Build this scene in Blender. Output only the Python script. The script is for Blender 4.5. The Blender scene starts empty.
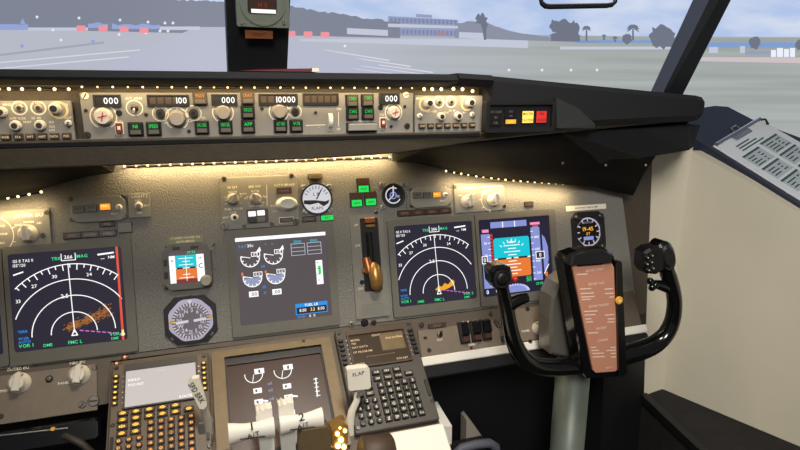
import bpy, math, random
from mathutils import Vector, Matrix
random.seed(7)
SC = bpy.context.scene
COL = SC.collection
PI = math.pi
ZC = 1.0                                   # camera height over the floor

# ------------------------------------------------------------------ camera
YAW, PITCH, ROLL, FPX = math.radians(18.19), math.radians(13.18), math.radians(0.13), 574.2
def cam_axes():
    cy, sy, cp, sp = math.cos(YAW), math.sin(YAW), math.cos(PITCH), math.sin(PITCH)
    f = Vector((sy*cp, cy*cp, -sp)); r = Vector((cy, -sy, 0)); u = r.cross(f)
    cr, sr = math.cos(ROLL), math.sin(ROLL)
    return cr*r+sr*u, -sr*r+cr*u, f
CR, CU, CF = cam_axes()
CPOS = Vector((0, 0, ZC))
cd = bpy.data.cameras.new('camera'); cam = bpy.data.objects.new('camera', cd); COL.objects.link(cam)
cd.sensor_width = 36; cd.lens = FPX*36/800; cd.clip_start = 0.02
m = Matrix((CR, CU, -CF)).transposed().to_4x4(); m.translation = CPOS
cam.matrix_world = m
SC.camera = cam
def ray(px, py): return CF + CR*((px-400)/FPX) - CU*((py-225)/FPX)
def atY(px, py, Y): d = ray(px, py); return CPOS + d*(Y/d.y)
def atX(px, py, X): d = ray(px, py); return CPOS + d*(X/d.x)

# ------------------------------------------------------------------ materials
def lin(c): c /= 255.0; return c/12.92 if c <= .04045 else ((c+.055)/1.055)**2.4
def rgb(r, g, b): return (lin(r), lin(g), lin(b), 1)
MATS = {}
def mat(name, col, rough=.5, metal=0., emit=0., bump=0., bscale=300., var=0., vscale=60., spec=.5, coat=0.):
    m = bpy.data.materials.new(name); m.use_nodes = True
    nt = m.node_tree; b = nt.nodes['Principled BSDF']
    b.inputs['Base Color'].default_value = col
    b.inputs['Roughness'].default_value = rough; b.inputs['Metallic'].default_value = metal
    b.inputs['Specular IOR Level'].default_value = spec
    b.inputs['Coat Weight'].default_value = coat
    if emit:
        b.inputs['Emission Color'].default_value = col; b.inputs['Emission Strength'].default_value = emit
    if bump or var:
        tc = nt.nodes.new('ShaderNodeTexCoord')
    if var:
        n = nt.nodes.new('ShaderNodeTexNoise'); n.inputs['Scale'].default_value = vscale; n.inputs['Detail'].default_value = 4
        nt.links.new(tc.outputs['Object'], n.inputs['Vector'])
        r = nt.nodes.new('ShaderNodeValToRGB')
        r.color_ramp.elements[0].position = .3; r.color_ramp.elements[1].position = .7
        r.color_ramp.elements[0].color = tuple(c*(1-var) for c in col[:3])+(1,)
        r.color_ramp.elements[1].color = tuple(min(1, c*(1+var)) for c in col[:3])+(1,)
        nt.links.new(n.outputs['Fac'], r.inputs['Fac']); nt.links.new(r.outputs['Color'], b.inputs['Base Color'])
    if bump:
        n2 = nt.nodes.new('ShaderNodeTexNoise'); n2.inputs['Scale'].default_value = bscale; n2.inputs['Detail'].default_value = 3
        nt.links.new(tc.outputs['Object'], n2.inputs['Vector'])
        bp = nt.nodes.new('ShaderNodeBump'); bp.inputs['Strength'].default_value = bump; bp.inputs['Distance'].default_value = .002
        nt.links.new(n2.outputs['Fac'], bp.inputs['Height']); nt.links.new(bp.outputs['Normal'], b.inputs['Normal'])
    MATS[name] = m
    return m
def emi(name, col, s=1.):
    m = bpy.data.materials.new(name); m.use_nodes = True; nt = m.node_tree
    b = nt.nodes['Principled BSDF']; b.inputs['Base Color'].default_value = (.01, .01, .01, 1); b.inputs['Roughness'].default_value = .3; b.inputs['Specular IOR Level'].default_value = .2
    b.inputs['Emission Color'].default_value = col; b.inputs['Emission Strength'].default_value = s
    MATS[name] = m
mat('panel_paint', rgb(120, 118, 112), .6, bump=.8, bscale=330, var=.22, vscale=330)
mat('module_gray', rgb(126, 124, 116), .55, var=.05, vscale=90)
mat('mcp_gray', rgb(136, 134, 130), .5, var=.04, vscale=80)
mat('bezel_gray', rgb(104, 101, 93), .55, var=.04)
mat('lower_brown', rgb(116, 104, 90), .55, var=.06)
mat('pod_brown', rgb(84, 74, 62), .6, var=.06)
mat('bronze', rgb(104, 88, 62), .5, .2, var=.08)
mat('black', rgb(24, 24, 26), .5)
mat('soft_black', rgb(15, 16, 21), .8, bump=.5, bscale=900, var=.2, vscale=400)
mat('vinyl_black', rgb(20, 18, 19), .6, bump=.35, bscale=40, spec=.12)
mat('cdu_dark', rgb(62, 58, 54), .5)
mat('cdu_brown', rgb(92, 80, 66), .5)
mat('rocker_red', rgb(120, 44, 28), .45)
mat('gloss_black', rgb(12, 12, 13), .16, coat=.4)
mat('key_black', rgb(14, 13, 13), .45)
mat('dark_brown', rgb(66, 52, 40), .55, var=.1)
mat('band_brown', rgb(72, 64, 52), .6, bump=.3, bscale=200, var=.1)
mat('annun', rgb(70, 46, 36), .35, var=.12, vscale=300)
mat('annun_gray', rgb(92, 86, 80), .4)
mat('slot', rgb(9, 9, 10), .5)
mat('ivory', rgb(226, 220, 205), .5)
mat('white_paint', rgb(228, 224, 214), .5)
mat('knob_white', rgb(214, 206, 192), .45)
mat('knob_gray', rgb(158, 150, 138), .45)
mat('head_metal', rgb(132, 128, 120), .28, .55)
mat('silver', rgb(190, 190, 188), .3, .85)
mat('dark_metal', rgb(88, 84, 78), .35, .8)
mat('brass', rgb(176, 138, 80), .32, .7, var=.2, vscale=200)
mat('copper', rgb(160, 100, 62), .35, .7)
mat('lettering', rgb(236, 228, 208), .6)
mat('pale_line', rgb(226, 204, 150), .6)
mat('ink', rgb(30, 28, 28), .7)
mat('column_gray', rgb(100, 108, 100), .42, .1, var=.05)
mat('card_pink', rgb(196, 138, 112), .45)
mat('card_print', rgb(240, 214, 198), .6)
mat('wall_beige', rgb(222, 214, 192), .75, bump=.15, bscale=14, var=.04, vscale=5)
mat('wall_brown', rgb(74, 64, 55), .6, var=.06)
mat('floor_dark', rgb(34, 32, 32), .9, var=.3, vscale=30)
mat('navy', rgb(40, 46, 64), .6, bump=.2, bscale=500)
mat('post_face', rgb(84, 88, 100), .6)
mat('post_side', rgb(16, 17, 22), .6)
mat('green_gray', rgb(122, 130, 118), .5, var=.05)
mat('fairing', rgb(42, 44, 44), .7, bump=.4, bscale=600)
mat('maroon', rgb(92, 30, 40), .55)
mat('paper', rgb(232, 236, 240), .7)
mat('table_ink', rgb(70, 92, 96), .8)
mat('table_fill', rgb(190, 202, 206), .8)
mat('clip_steel', rgb(196, 198, 204), .25, .9)
mat('label_green', rgb(128, 132, 100), .6)
mat('red_plastic', rgb(178, 40, 30), .45)
mat('yellow', rgb(226, 172, 40), .45)

mat('dial_gray', rgb(112, 104, 118), .5)
mat('cable_gray', rgb(50, 46, 38), .6)
emi('e_white', (1, 1, 1, 1), 1.1)
emi('dial_lilac', rgb(186, 176, 198), .9)
emi('dial_face', rgb(226, 224, 230), .85)
emi('e_digit', (1, .98, .93, 1), 1.3)
emi('e_cyan', rgb(20, 200, 215), 1.)
emi('e_blue', rgb(40, 150, 235), 1.)
emi('e_orange', rgb(232, 124, 50), 1.)
emi('e_green', rgb(60, 235, 140), 1.)
emi('e_lamp_green', rgb(30, 215, 85), 1.1)
emi('e_amber', rgb(250, 170, 50), 1.2)
emi('e_lit_orange', rgb(248, 150, 40), 1.1)
emi('e_terrain', rgb(190, 118, 52), .75)
emi('e_terrain_bright', rgb(240, 170, 40), 1.)
emi('e_red', rgb(235, 50, 40), 1.)
emi('e_red_line', rgb(225, 86, 66), 1.)
emi('e_pink', rgb(245, 150, 190), 1.)
emi('e_magenta', rgb(205, 110, 210), 1.)
emi('e_tape', rgb(138, 148, 214), 1.)
emi('e_yellow', rgb(255, 218, 96), 1.4)
emi('e_key', rgb(255, 196, 70), 1.7)
emi('e_key_dim', rgb(252, 172, 84), 1.3)
emi('e_text_warm', rgb(255, 220, 170), .9)
emi('e_warn_text', rgb(150, 140, 130), .5)
emi('s_dark', rgb(44, 40, 56), .9)
emi('s_pfd', rgb(34, 32, 54), .9)
emi('s_gray', rgb(100, 91, 95), .75)
emi('s_lower', rgb(90, 66, 56), .75)
emi('s_cdu', rgb(206, 197, 192), 1.)
emi('s_cdu_brown', rgb(74, 56, 38), .8)
emi('led_warm', (1, .74, .34, 1), 4.)
emi('led_dim', (1, .70, .32, 1), 2.2)
emi('glow_strip', rgb(250, 196, 100), .8)

# ------------------------------------------------------------------ glyphs
CHARS = "ABCDEFGHIJKLMNOPQRSTUVWXYZabcdefghiklmnorstuvwxy0123456789.-/+%<>()°"
GLYPH = {}
def make_glyphs():
    objs = []
    for c in CHARS:
        cu = bpy.data.curves.new('glyph', 'FONT'); cu.body = c; cu.size = 1; cu.resolution_u = 2; cu.offset = .012
        o = bpy.data.objects.new('glyph', cu); COL.objects.link(o); objs.append((c, o, cu))
    bpy.context.view_layer.update()
    dg = bpy.context.evaluated_depsgraph_get()
    for c, o, cu in objs:
        me = o.evaluated_get(dg).to_mesh()
        vs = [(v.co.x, v.co.y) for v in me.vertices]; fs = [tuple(p.vertices) for p in me.polygons]
        mx = max((v[0] for v in vs), default=.3); mn = min((v[0] for v in vs), default=0)
        GLYPH[c] = ([(x-mn, y) for x, y in vs], fs, mx-mn)
        o.evaluated_get(dg).to_mesh_clear()
    for c, o, cu in objs:
        bpy.data.objects.remove(o); bpy.data.curves.remove(cu)
make_glyphs()

# ------------------------------------------------------------------ mesh builder
def rrect(x0, y0, x1, y1, r=0., n=4):
    r = min(r, (x1-x0)/2*.999, (y1-y0)/2*.999)
    if r <= 0: return [(x0, y0), (x1, y0), (x1, y1), (x0, y1)]
    out = []
    for cx, cy, a in ((x0+r, y0+r, PI), (x1-r, y0+r, 1.5*PI), (x1-r, y1-r, 0), (x0+r, y1-r, .5*PI)):
        for k in range(n+1):
            t = a+.5*PI*k/n; out.append((cx+r*math.cos(t), cy+r*math.sin(t)))
    return out
def cut_rect(x0, y0, x1, y1, c):
    return [(x0+c, y0), (x1-c, y0), (x1, y0+c), (x1, y1-c), (x1-c, y1), (x0+c, y1), (x0, y1-c), (x0, y0+c)]
def circ(cx, cy, r, n=28): return [(cx+r*math.cos(2*PI*k/n), cy+r*math.sin(2*PI*k/n)) for k in range(n)]
def inset(o, d):
    n = len(o); out = []
    for i in range(n):
        a, b, c = Vector(o[i-1]), Vector(o[i]), Vector(o[(i+1) % n])
        e1 = (b-a); e2 = (c-b)
        if e1.length < 1e-9 or e2.length < 1e-9: out.append(tuple(b)); continue
        e1.normalize(); e2.normalize()
        n1 = Vector((-e1.y, e1.x)); n2 = Vector((-e2.y, e2.x)); s = n1+n2
        k = max(.3, 1+n1.dot(n2)); out.append(tuple(b+s*(d/k)))
    return out
class MB:
    def __init__(s): s.v = []; s.f = []; s.mi = []; s.sm = []; s.mats = []; s.M = None
    def _m(s, m):
        if m not in s.mats: s.mats.append(m)
        return s.mats.index(m)
    def add(s, vs, fs, m, smooth=False):
        b = len(s.v); i = s._m(m)
        for v in vs:
            v = Vector(v)
            s.v.append(s.M @ v if s.M else v)
        for f in fs: s.f.append(tuple(b+k for k in f)); s.mi.append(i); s.sm.append(smooth)
        return s
    def extrude(s, o, z0, z1, m, ch=0., mtop=None):
        n = len(o)
        rings = [[(x, y, z0) for x, y in o]]
        if ch: rings += [[(x, y, z1-ch) for x, y in o], [(x, y, z1) for x, y in inset(o, ch)]]
        else: rings += [[(x, y, z1) for x, y in o]]
        vs = [p for r in rings for p in r]; fs = [tuple(range(n-1, -1, -1))]
        for k in range(len(rings)-1):
            for i in range(n): j = (i+1) % n; fs.append((k*n+i, k*n+j, (k+1)*n+j, (k+1)*n+i))
        top = tuple(range((len(rings)-1)*n, len(rings)*n))
        if mtop: s.add(vs, fs, m); s.add([rings[-1][i] for i in range(n)], [tuple(range(n))], mtop)
        else: s.add(vs, fs+[top], m)
        return s
    def rbox(s, x0, y0, x1, y1, z0, z1, m, r=0., ch=0., mtop=None):
        return s.extrude(rrect(min(x0, x1), min(y0, y1), max(x0, x1), max(y0, y1), r), z0, z1, m, ch, mtop)
    def frame(s, oo, oi, z0, z1, m, slope=0.):
        n = len(oo); oi2 = inset(oi, slope) if slope else oi
        vs = [(x, y, z0) for x, y in oo]+[(x, y, z1) for x, y in oo]+[(x, y, z1) for x, y in oi]+[(x, y, z0) for x, y in oi2]
        fs = []
        for i in range(n):
            j = (i+1) % n
            for k in range(3): fs.append((k*n+i, k*n+j, (k+1)*n+j, (k+1)*n+i))
            fs.append((3*n+i, 3*n+j, j, i))
        return s.add(vs, fs, m)
    def flat(s, o, z, m): return s.add([(x, y, z) for x, y in o], [tuple(range(len(o)))], m)
    def rect(s, x0, y0, x1, y1, z, m, r=0.): return s.flat(rrect(min(x0, x1), min(y0, y1), max(x0, x1), max(y0, y1), r), z, m)
    def line(s, pts, w, z, m, close=False):
        pts = [Vector(p) for p in pts]; n = len(pts)
        for i in range(n if close else n-1):
            a, b = pts[i], pts[(i+1) % n]; d = b-a
            if d.length < 1e-9: continue
            d.normalize(); q = Vector((-d.y, d.x))*w/2; e = d*w*.3
            s.flat([a-q-e, b-q+e, b+q+e, a+q-e], z, m)
        return s
    def arc(s, cx, cy, r, a0, a1, w, z, m, n=24):
        a0, a1 = math.radians(a0), math.radians(a1); vs = []; fs = []
        for k in range(n+1):
            t = a0+(a1-a0)*k/n; c, q = math.cos(t), math.sin(t)
            vs += [(cx+(r-w/2)*c, cy+(r-w/2)*q, z), (cx+(r+w/2)*c, cy+(r+w/2)*q, z)]
            if k: b = 2*k; fs.append((b-2, b-1, b+1, b))
        return s.add(vs, fs, m)
    def lathe(s, cx, cy, prof, m, n=20, cap=True, smooth=True):
        vs = []; fs = []
        for r, z in prof:
            for k in range(n): t = 2*PI*k/n; vs.append((cx+r*math.cos(t), cy+r*math.sin(t), z))
        for i in range(len(prof)-1):
            for k in range(n): j = (k+1) % n; fs.append((i*n+k, i*n+j, (i+1)*n+j, (i+1)*n+k))
        s.add(vs, fs, m, smooth)
        if cap:
            b = len(prof)-1; s.add(vs[b*n:], [tuple(range(n))], m)
            s.add(vs[:n], [tuple(range(n-1, -1, -1))], m)
        return s
    def cyl(s, cx, cy, z0, z1, r, m, n=20, ch=0.):
        return s.extrude(circ(cx, cy, r, n), z0, z1, m, ch)
    def tube(s, pts, rad, m, n=14, flat=1., cap=True, up=None):
        pts = [Vector(p) for p in pts]; k = len(pts)
        if not isinstance(rad, (list, tuple)): rad = [rad]*k
        tan = []
        for i in range(k): tan.append((pts[min(i+1, k-1)]-pts[max(i-1, 0)]).normalized())
        nrm = Vector(up) if up else Vector((0, -1, .001))
        if abs(nrm.dot(tan[0])) > .95: nrm = Vector((1, 0, 0))
        vs = []; fs = []
        for i in range(k):
            t = tan[i]; nrm = (nrm-t*nrm.dot(t)).normalized(); b = t.cross(nrm)
            for j in range(n):
                a = 2*PI*j/n; vs.append(pts[i]+nrm*math.cos(a)*rad[i]*flat+b*math.sin(a)*rad[i])
        for i in range(k-1):
            for j in range(n): q = (j+1) % n; fs.append((i*n+j, i*n+q, (i+1)*n+q, (i+1)*n+j))
        s.add(vs, fs, m, True)
        if cap: s.add(vs[:n], [tuple(range(n-1, -1, -1))], m); s.add(vs[-n:], [tuple(range(n))], m)
        return s
    def text(s, t, x, y, z, h, m, al='c', sq=1.):
        sc = h/.70; pos = []; cx = 0
        for c in t:
            if c == ' ': cx += .32; continue
            g = GLYPH.get(c) or GLYPH['-']
            pos.append((g, cx)); cx += g[2]+.09
        W = (cx-.09)*sc*sq; ox = x-(W/2 if al == 'c' else W if al == 'r' else 0)
        for g, gx in pos:
            s.add([(ox+(gx+a)*sc*sq, y-h/2+b*sc, z) for a, b in g[0]], g[1], m)
        return s
    def fit(s, t, x, y, z, h, m, mw):
        W = sum(.32 if c == ' ' else (GLYPH.get(c) or GLYPH['-'])[2]+.09 for c in t)*h/.7
        return s.text(t, x, y, z, h, m, sq=min(1., mw/W))
    def hexa(s, a, b, m):           # two quads of four points each, same winding
        vs = list(a)+list(b)
        return s.add(vs, [(3, 2, 1, 0), (4, 5, 6, 7), (0, 1, 5, 4), (1, 2, 6, 5), (2, 3, 7, 6), (3, 0, 4, 7)], m)
    def box(s, x0, y0, z0, x1, y1, z1, m):
        return s.hexa([(x0, y0, z0), (x1, y0, z0), (x1, y1, z0), (x0, y1, z0)], [(x0, y0, z1), (x1, y0, z1), (x1, y1, z1), (x0, y1, z1)], m)
    def loft(s, rings, m, smooth=True, cap=True, closed=True):
        n = len(rings[0]); vs = [p for r in rings for p in r]; fs = []
        for i in range(len(rings)-1):
            for j in range(n if closed else n-1): q = (j+1) % n; fs.append((i*n+j, i*n+q, (i+1)*n+q, (i+1)*n+j))
        s.add(vs, fs, m, smooth)
        if cap and closed: s.add(rings[0], [tuple(range(n-1, -1, -1))], m); s.add(rings[-1], [tuple(range(n))], m)
        return s
    def build(s, name, parent=None, M=None, recalc=False):
        me = bpy.data.meshes.new(name); me.from_pydata([tuple(v) for v in s.v], [], s.f)
        for k in s.mats: me.materials.append(MATS[k])
        me.polygons.foreach_set('material_index', s.mi); me.polygons.foreach_set('use_smooth', s.sm)
        me.update()
        o = bpy.data.objects.new(name, me); COL.objects.link(o)
        if parent: o.parent = parent
        if M is not None: o.matrix_world = M
        return o
def tag(o, label=None, cat=None, group=None, kind=None):
    if label: o['label'] = label
    if cat: o['category'] = cat
    if group: o['group'] = group
    if kind: o['kind'] = kind
    return o

# ------------------------------------------------------------------ panel frames
class Frame:
    def __init__(s, o, ang):                  # plane through o; local x = world X, y runs up the panel, z outwards; ang = tilt from vertical
        s.o = Vector(o); s.X = Vector((1, 0, 0)); s.Y = Vector((0, math.sin(ang), math.cos(ang))); s.Z = Vector((0, -math.cos(ang), math.sin(ang)))
        s.M = Matrix((s.X, s.Y, s.Z)).transposed().to_4x4(); s.M.translation = s.o
    def loc(s, px, py, h=0.):
        d = ray(px, py); t = ((s.o+s.Z*h-CPOS).dot(s.Z))/d.dot(s.Z); P = CPOS+d*t-s.o
        return P.dot(s.X), P.dot(s.Y)
class T:                                      # a thing made of parts, standing on a panel frame (or on a plain base point)
    def __init__(s, name, label, cat, fr=None, c=(0, 0), base=None, group=None):
        s.fr = fr; s.c = c
        o = bpy.data.objects.new(name, None); COL.objects.link(o); o.empty_display_size = .02
        o.matrix_world = fr.M @ Matrix.Translation((c[0], c[1], 0)) if fr else Matrix.Translation(base)
        s.W = o.matrix_world.copy(); s.root = tag(o, label, cat, group)
    def l(s, px, py, h=0.):
        x, y = s.fr.loc(px, py, h); return x-s.c[0], y-s.c[1]
    def mb(s):                                # builder for world coordinates
        b = MB(); b.M = s.W.inverted(); return b
    face = None
    def part(s, name, mb, parent=None, label=None, kind=None):
        if name == 'lettering' and s.face:          # print belongs to the faceplate it stands on
            f = s.face; k0 = len(f.v); f.v += mb.v; f.f += [tuple(i+k0 for i in q) for q in mb.f]; f.mi += [f._m(mb.mats[i]) for i in mb.mi]; f.sm += mb.sm; return None
        o = mb.build(name, parent or s.root); tag(o, label, kind=kind); return o
def solo(name, label, cat, mb, fr, c, group=None):
    o = mb.build(name); o.matrix_world = fr.M @ Matrix.Translation((c[0], c[1], 0)); return tag(o, label, cat, group)

MIP = Frame((0, 1.137, ZC), .24)
HINGE = MIP.o-MIP.Y*.462
LOW = Frame(HINGE, .5)
MCP = Frame((0, .9, ZC), 0.0)
PED = Frame((0, 1.0, ZC-.455), .925)
def mid(fr, a, b, c, d):
    p, q = fr.loc(a, b), fr.loc(c, d); return ((p[0]+q[0])/2, (p[1]+q[1])/2), abs(q[0]-p[0])/2, abs(q[1]-p[1])/2

# little parts --------------------------------------------------------------
def screw(t, x, y, z=.004, r=.0042, m='dark_metal'):
    b = MB(); b.cyl(x, y, z-.001, z+.002, r, m, 12, .0008); a = random.random()*PI
    b.line([(x-r*.7*math.cos(a), y-r*.7*math.sin(a)), (x+r*.7*math.cos(a), y+r*.7*math.sin(a))], r*.3, z+.0021, 'slot')
    t.part('screw', b)
def round_knob(t, x, y, z, r, h, m='knob_white', cap=None, capr=.55, ring=None, name='knob'):
    b = MB()
    if ring: b.arc(x, y, r*1.28, 0, 360, r*.16, z+.0004, ring, 28)
    b.lathe(x, y, [(r*1.08, z), (r*1.08, z+h*.2), (r, z+h*.25), (r*.92, z+h*.9), (r*.82, z+h)], m, 22)
    if cap: b.cyl(x, y, z+h, z+h+.001, r*capr, cap, 18)
    return t.part(name, b)
def pointer_knob(t, x, y, z, r, h, a=90., m='knob_white', name='knob'):
    b = MB(); b.lathe(x, y, [(r*1.1, z), (r*1.08, z+h*.18), (r*.8, z+h*.28), (r*.74, z+h*.9), (r*.66, z+h)], m, 24)
    c, s_ = math.cos(math.radians(a)), math.sin(math.radians(a))
    o = [(x+c*r*1.15, y+s_*r*1.15)]
    for dx, dy in ((.9, .32), (-.85, .36), (-.85, -.36), (.9, -.32)): o.append((x+r*(dx*c-dy*s_), y+r*(dx*s_+dy*c)))
    b.extrude(o, z+h*.25, z+h*1.12, m, .0012)
    return t.part(name, b)
def toggle(t, x, y, z, L=.014, lean=-.35, bat='silver', nut='knob_white', r=.0052, name='toggle_switch'):
    b = MB(); b.lathe(x, y, [(r, z), (r, z+.002), (r*.85, z+.003), (r*.5, z+.0035)], nut, 16)
    b.cyl(x, y, z+.0034, z+.0037, r*.42, 'slot', 12)
    b.tube([(x, y, z+.002), (x, y+L*lean*.5, z+L*.5), (x, y+L*lean, z+L)], [r*.22, r*.3, r*.42], bat, 10)
    return t.part(name, b)
def light_button(t, x, y, w, h, z, txt=None, lit='e_lamp_green', bar='annun_gray', name='push_button', rim='black', top='key_black'):
    b = MB(); b.rbox(x-w/2, y-h/2, x+w/2, y+h/2, z, z+.004, rim, .001, .0006)
    b.rbox(x-w*.4, y-h*.42, x+w*.4, y+h*.44, z+.004, z+.007, top, .0006, .0006)
    if bar: b.rect(x-w*.34, y-h*.34, x+w*.34, y-h*.05, z+.0074, bar)
    if txt: b.fit(txt, x, y+h*.2, z+.0075, h*.25, lit, w*.62)
    return t.part(name, b)
def annunciator(t, x, y, w, h, z, m='annun', txt=None, tm='e_warn_text', name='annunciator_light', n=1):
    b = MB(); b.rbox(x-w/2, y-h/2, x+w/2, y+h/2, z, z+.002, 'black', .0006)
    for k in range(n):
        xa = x-w/2+w*k/n; b.rect(xa+w*.03, y-h*.42, xa+w/n-w*.03, y+h*.42, z+.0024, m)
    if txt: b.text(txt, x, y, z+.0027, h*.42, tm, sq=.8)
    return t.part(name, b)
def window_digits(t, x0, y0, x1, y1, z, txt, slots=None, name='display_window'):
    b = MB(); o = rrect(x0-.002, y0-.002, x1+.002, y1+.002, .001); i = rrect(x0, y0, x1, y1, .0006)
    b.frame(o, i, z, z+.003, 'black'); b.rect(x0-.001, y0-.001, x1+.001, y1+.001, z+.0006, 'slot')
    H = y1-y0
    if slots:
        w = (x1-x0)/slots
        for k in range(slots): b.rect(x0+w*(k+.12), y0+H*.14, x0+w*(k+.88), y1-H*.14, z+.0009, 'dark_brown')
    if txt: b.text(txt, x1-.0015, (y0+y1)/2, z+.0014, H*.68, 'e_digit', 'r', .95)
    return t.part(name, b)

# ------------------------------------------------------------------ screen pictures (drawn in a w by h face, origin lower left)
def S_nd(b, w, h, z, amber=False, red=False):
    X = lambda f: (f-.5)*w
    Y = lambda f: (.5-f)*h
    ax, ay = X(.52), Y(.865)
    def arc(rf, clipx=.97):
        r = rf*h; n = 60; pts = []
        for k in range(n+1):
            a = PI*k/n; p = (ax+r*math.cos(a), ay+r*math.sin(a))
            if X(.015) < p[0] < X(clipx): pts.append(p)
        b.line(pts, h*.0095, z, 'e_white')
    for rf in (.72, .56, .39, .215): arc(rf)
    for k in range(-10, 11):
        a = math.radians(90+k*5.5); r0, r1 = .72*h, (.66 if k % 2 else .685)*h
        p = (ax+r0*math.cos(a), ay+r0*math.sin(a)); q = (ax+r1*math.cos(a), ay+r1*math.sin(a))
        if X(.02) < p[0] < X(.97): b.line([p, q], h*.01, z, 'e_white')
    for k, s in ((-6, '27'), (-2.5, '30'), (3, '24'), (-9.5, '33')):
        a = math.radians(90-k*5.5); p = (ax+.62*h*math.cos(a), ay+.62*h*math.sin(a))
        if X(.02) < p[0] < X(.96): b.text(s, p[0], p[1], z, h*.034, 'e_white')
    b.line([(ax, ay), (X(.505), Y(.14))], h*.009, z, 'e_white')
    b.line([(ax, ay+h*.03), (ax-w*.025, ay-h*.03), (ax+w*.025, ay-h*.03)], h*.011, z, 'e_white', True)
    b.text('GS 0 TAS 0', X(.03), Y(.075), z, h*.029, 'e_white', 'l', .85); b.text('135°/20', X(.03), Y(.12), z, h*.029, 'e_white', 'l', .9)
    b.line([(X(.03), Y(.215)), (X(.11), Y(.19))], h*.014, z, 'e_white')
    b.text('TRK', X(.405), Y(.078), z, h*.032, 'e_green'); b.text('MAG', X(.635), Y(.07), z, h*.032, 'e_green')
    b.line([(X(.45), Y(.035)), (X(.45), Y(.105)), (X(.575), Y(.105)), (X(.575), Y(.035))], h*.008, z, 'e_white')
    b.text('266', X(.512), Y(.07), z, h*.036, 'e_white')
    b.line([(X(.78), Y(.07)), (X(.92), Y(.06))], h*.018, z, 'e_white'); b.text('--', X(.82), Y(.11), z, h*.04, 'e_white'); b.text('NM', X(.9), Y(.105), z, h*.03, 'e_white')
    b.text('2.5', X(.455), Y(.475), z, h*.04, 'e_white')
    b.text('TERR', X(.03), Y(.8), z, h*.026, 'e_blue', 'l'); b.text('WXR', X(.03), Y(.87), z, h*.026, 'e_blue', 'l'); b.text('AUTO', X(.03), Y(.905), z, h*.026, 'e_blue', 'l')
    b.text('VOR 1', X(.03), Y(.945), z, h*.034, 'e_green', 'l'); b.text('DME', X(.24), Y(.965), z, h*.03, 'e_green', 'l')
    b.text('FMC L', X(.52), Y(.965), z, h*.034, 'e_green'); b.text('VOR 2', X(.9), Y(.93), z, h*.032, 'e_green'); b.text('DME', X(.88), Y(.975), z, h*.026, 'e_green')
    for k in range(7):
        x0 = .57+.05*k; b.line([(X(x0), Y(.85+.011*k)), (X(x0+.028), Y(.857+.011*k))], h*.012, z, 'e_magenta')
    rnd = random.Random(3)
    if amber:
        pts = [(.47, .84), (.52, .79), (.56, .81), (.60, .765), (.64, .79), (.70, .73), (.73, .755), (.72, .80), (.66, .83), (.6, .85), (.53, .86)]
        b.flat([(X(x), Y(y)) for x, y in reversed(pts)], z-.0001, 'e_terrain_bright')
    else:
        for k in range(420):
            t = rnd.random(); x = .44+.40*t+rnd.gauss(0, .02); y = .82-.17*t*rnd.uniform(.55, 1.1)+rnd.gauss(0, .02)
            if y < .86: b.line([(X(x), Y(y)), (X(x+rnd.uniform(.004, .018)), Y(y-.006))], h*rnd.uniform(.003, .009), z-.0001, 'e_terrain')
    if red:
        b.line([(X(.955), Y(.005)), (X(.955), Y(.995))], w*.022, z, 'e_red_line'); b.line([(X(.957), Y(.9)), (X(.957), Y(.95))], w*.02, z+.0001, 'e_yellow')
        b.text('00', X(.955), Y(.94), z+.0002, h*.03, 'e_white')
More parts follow.
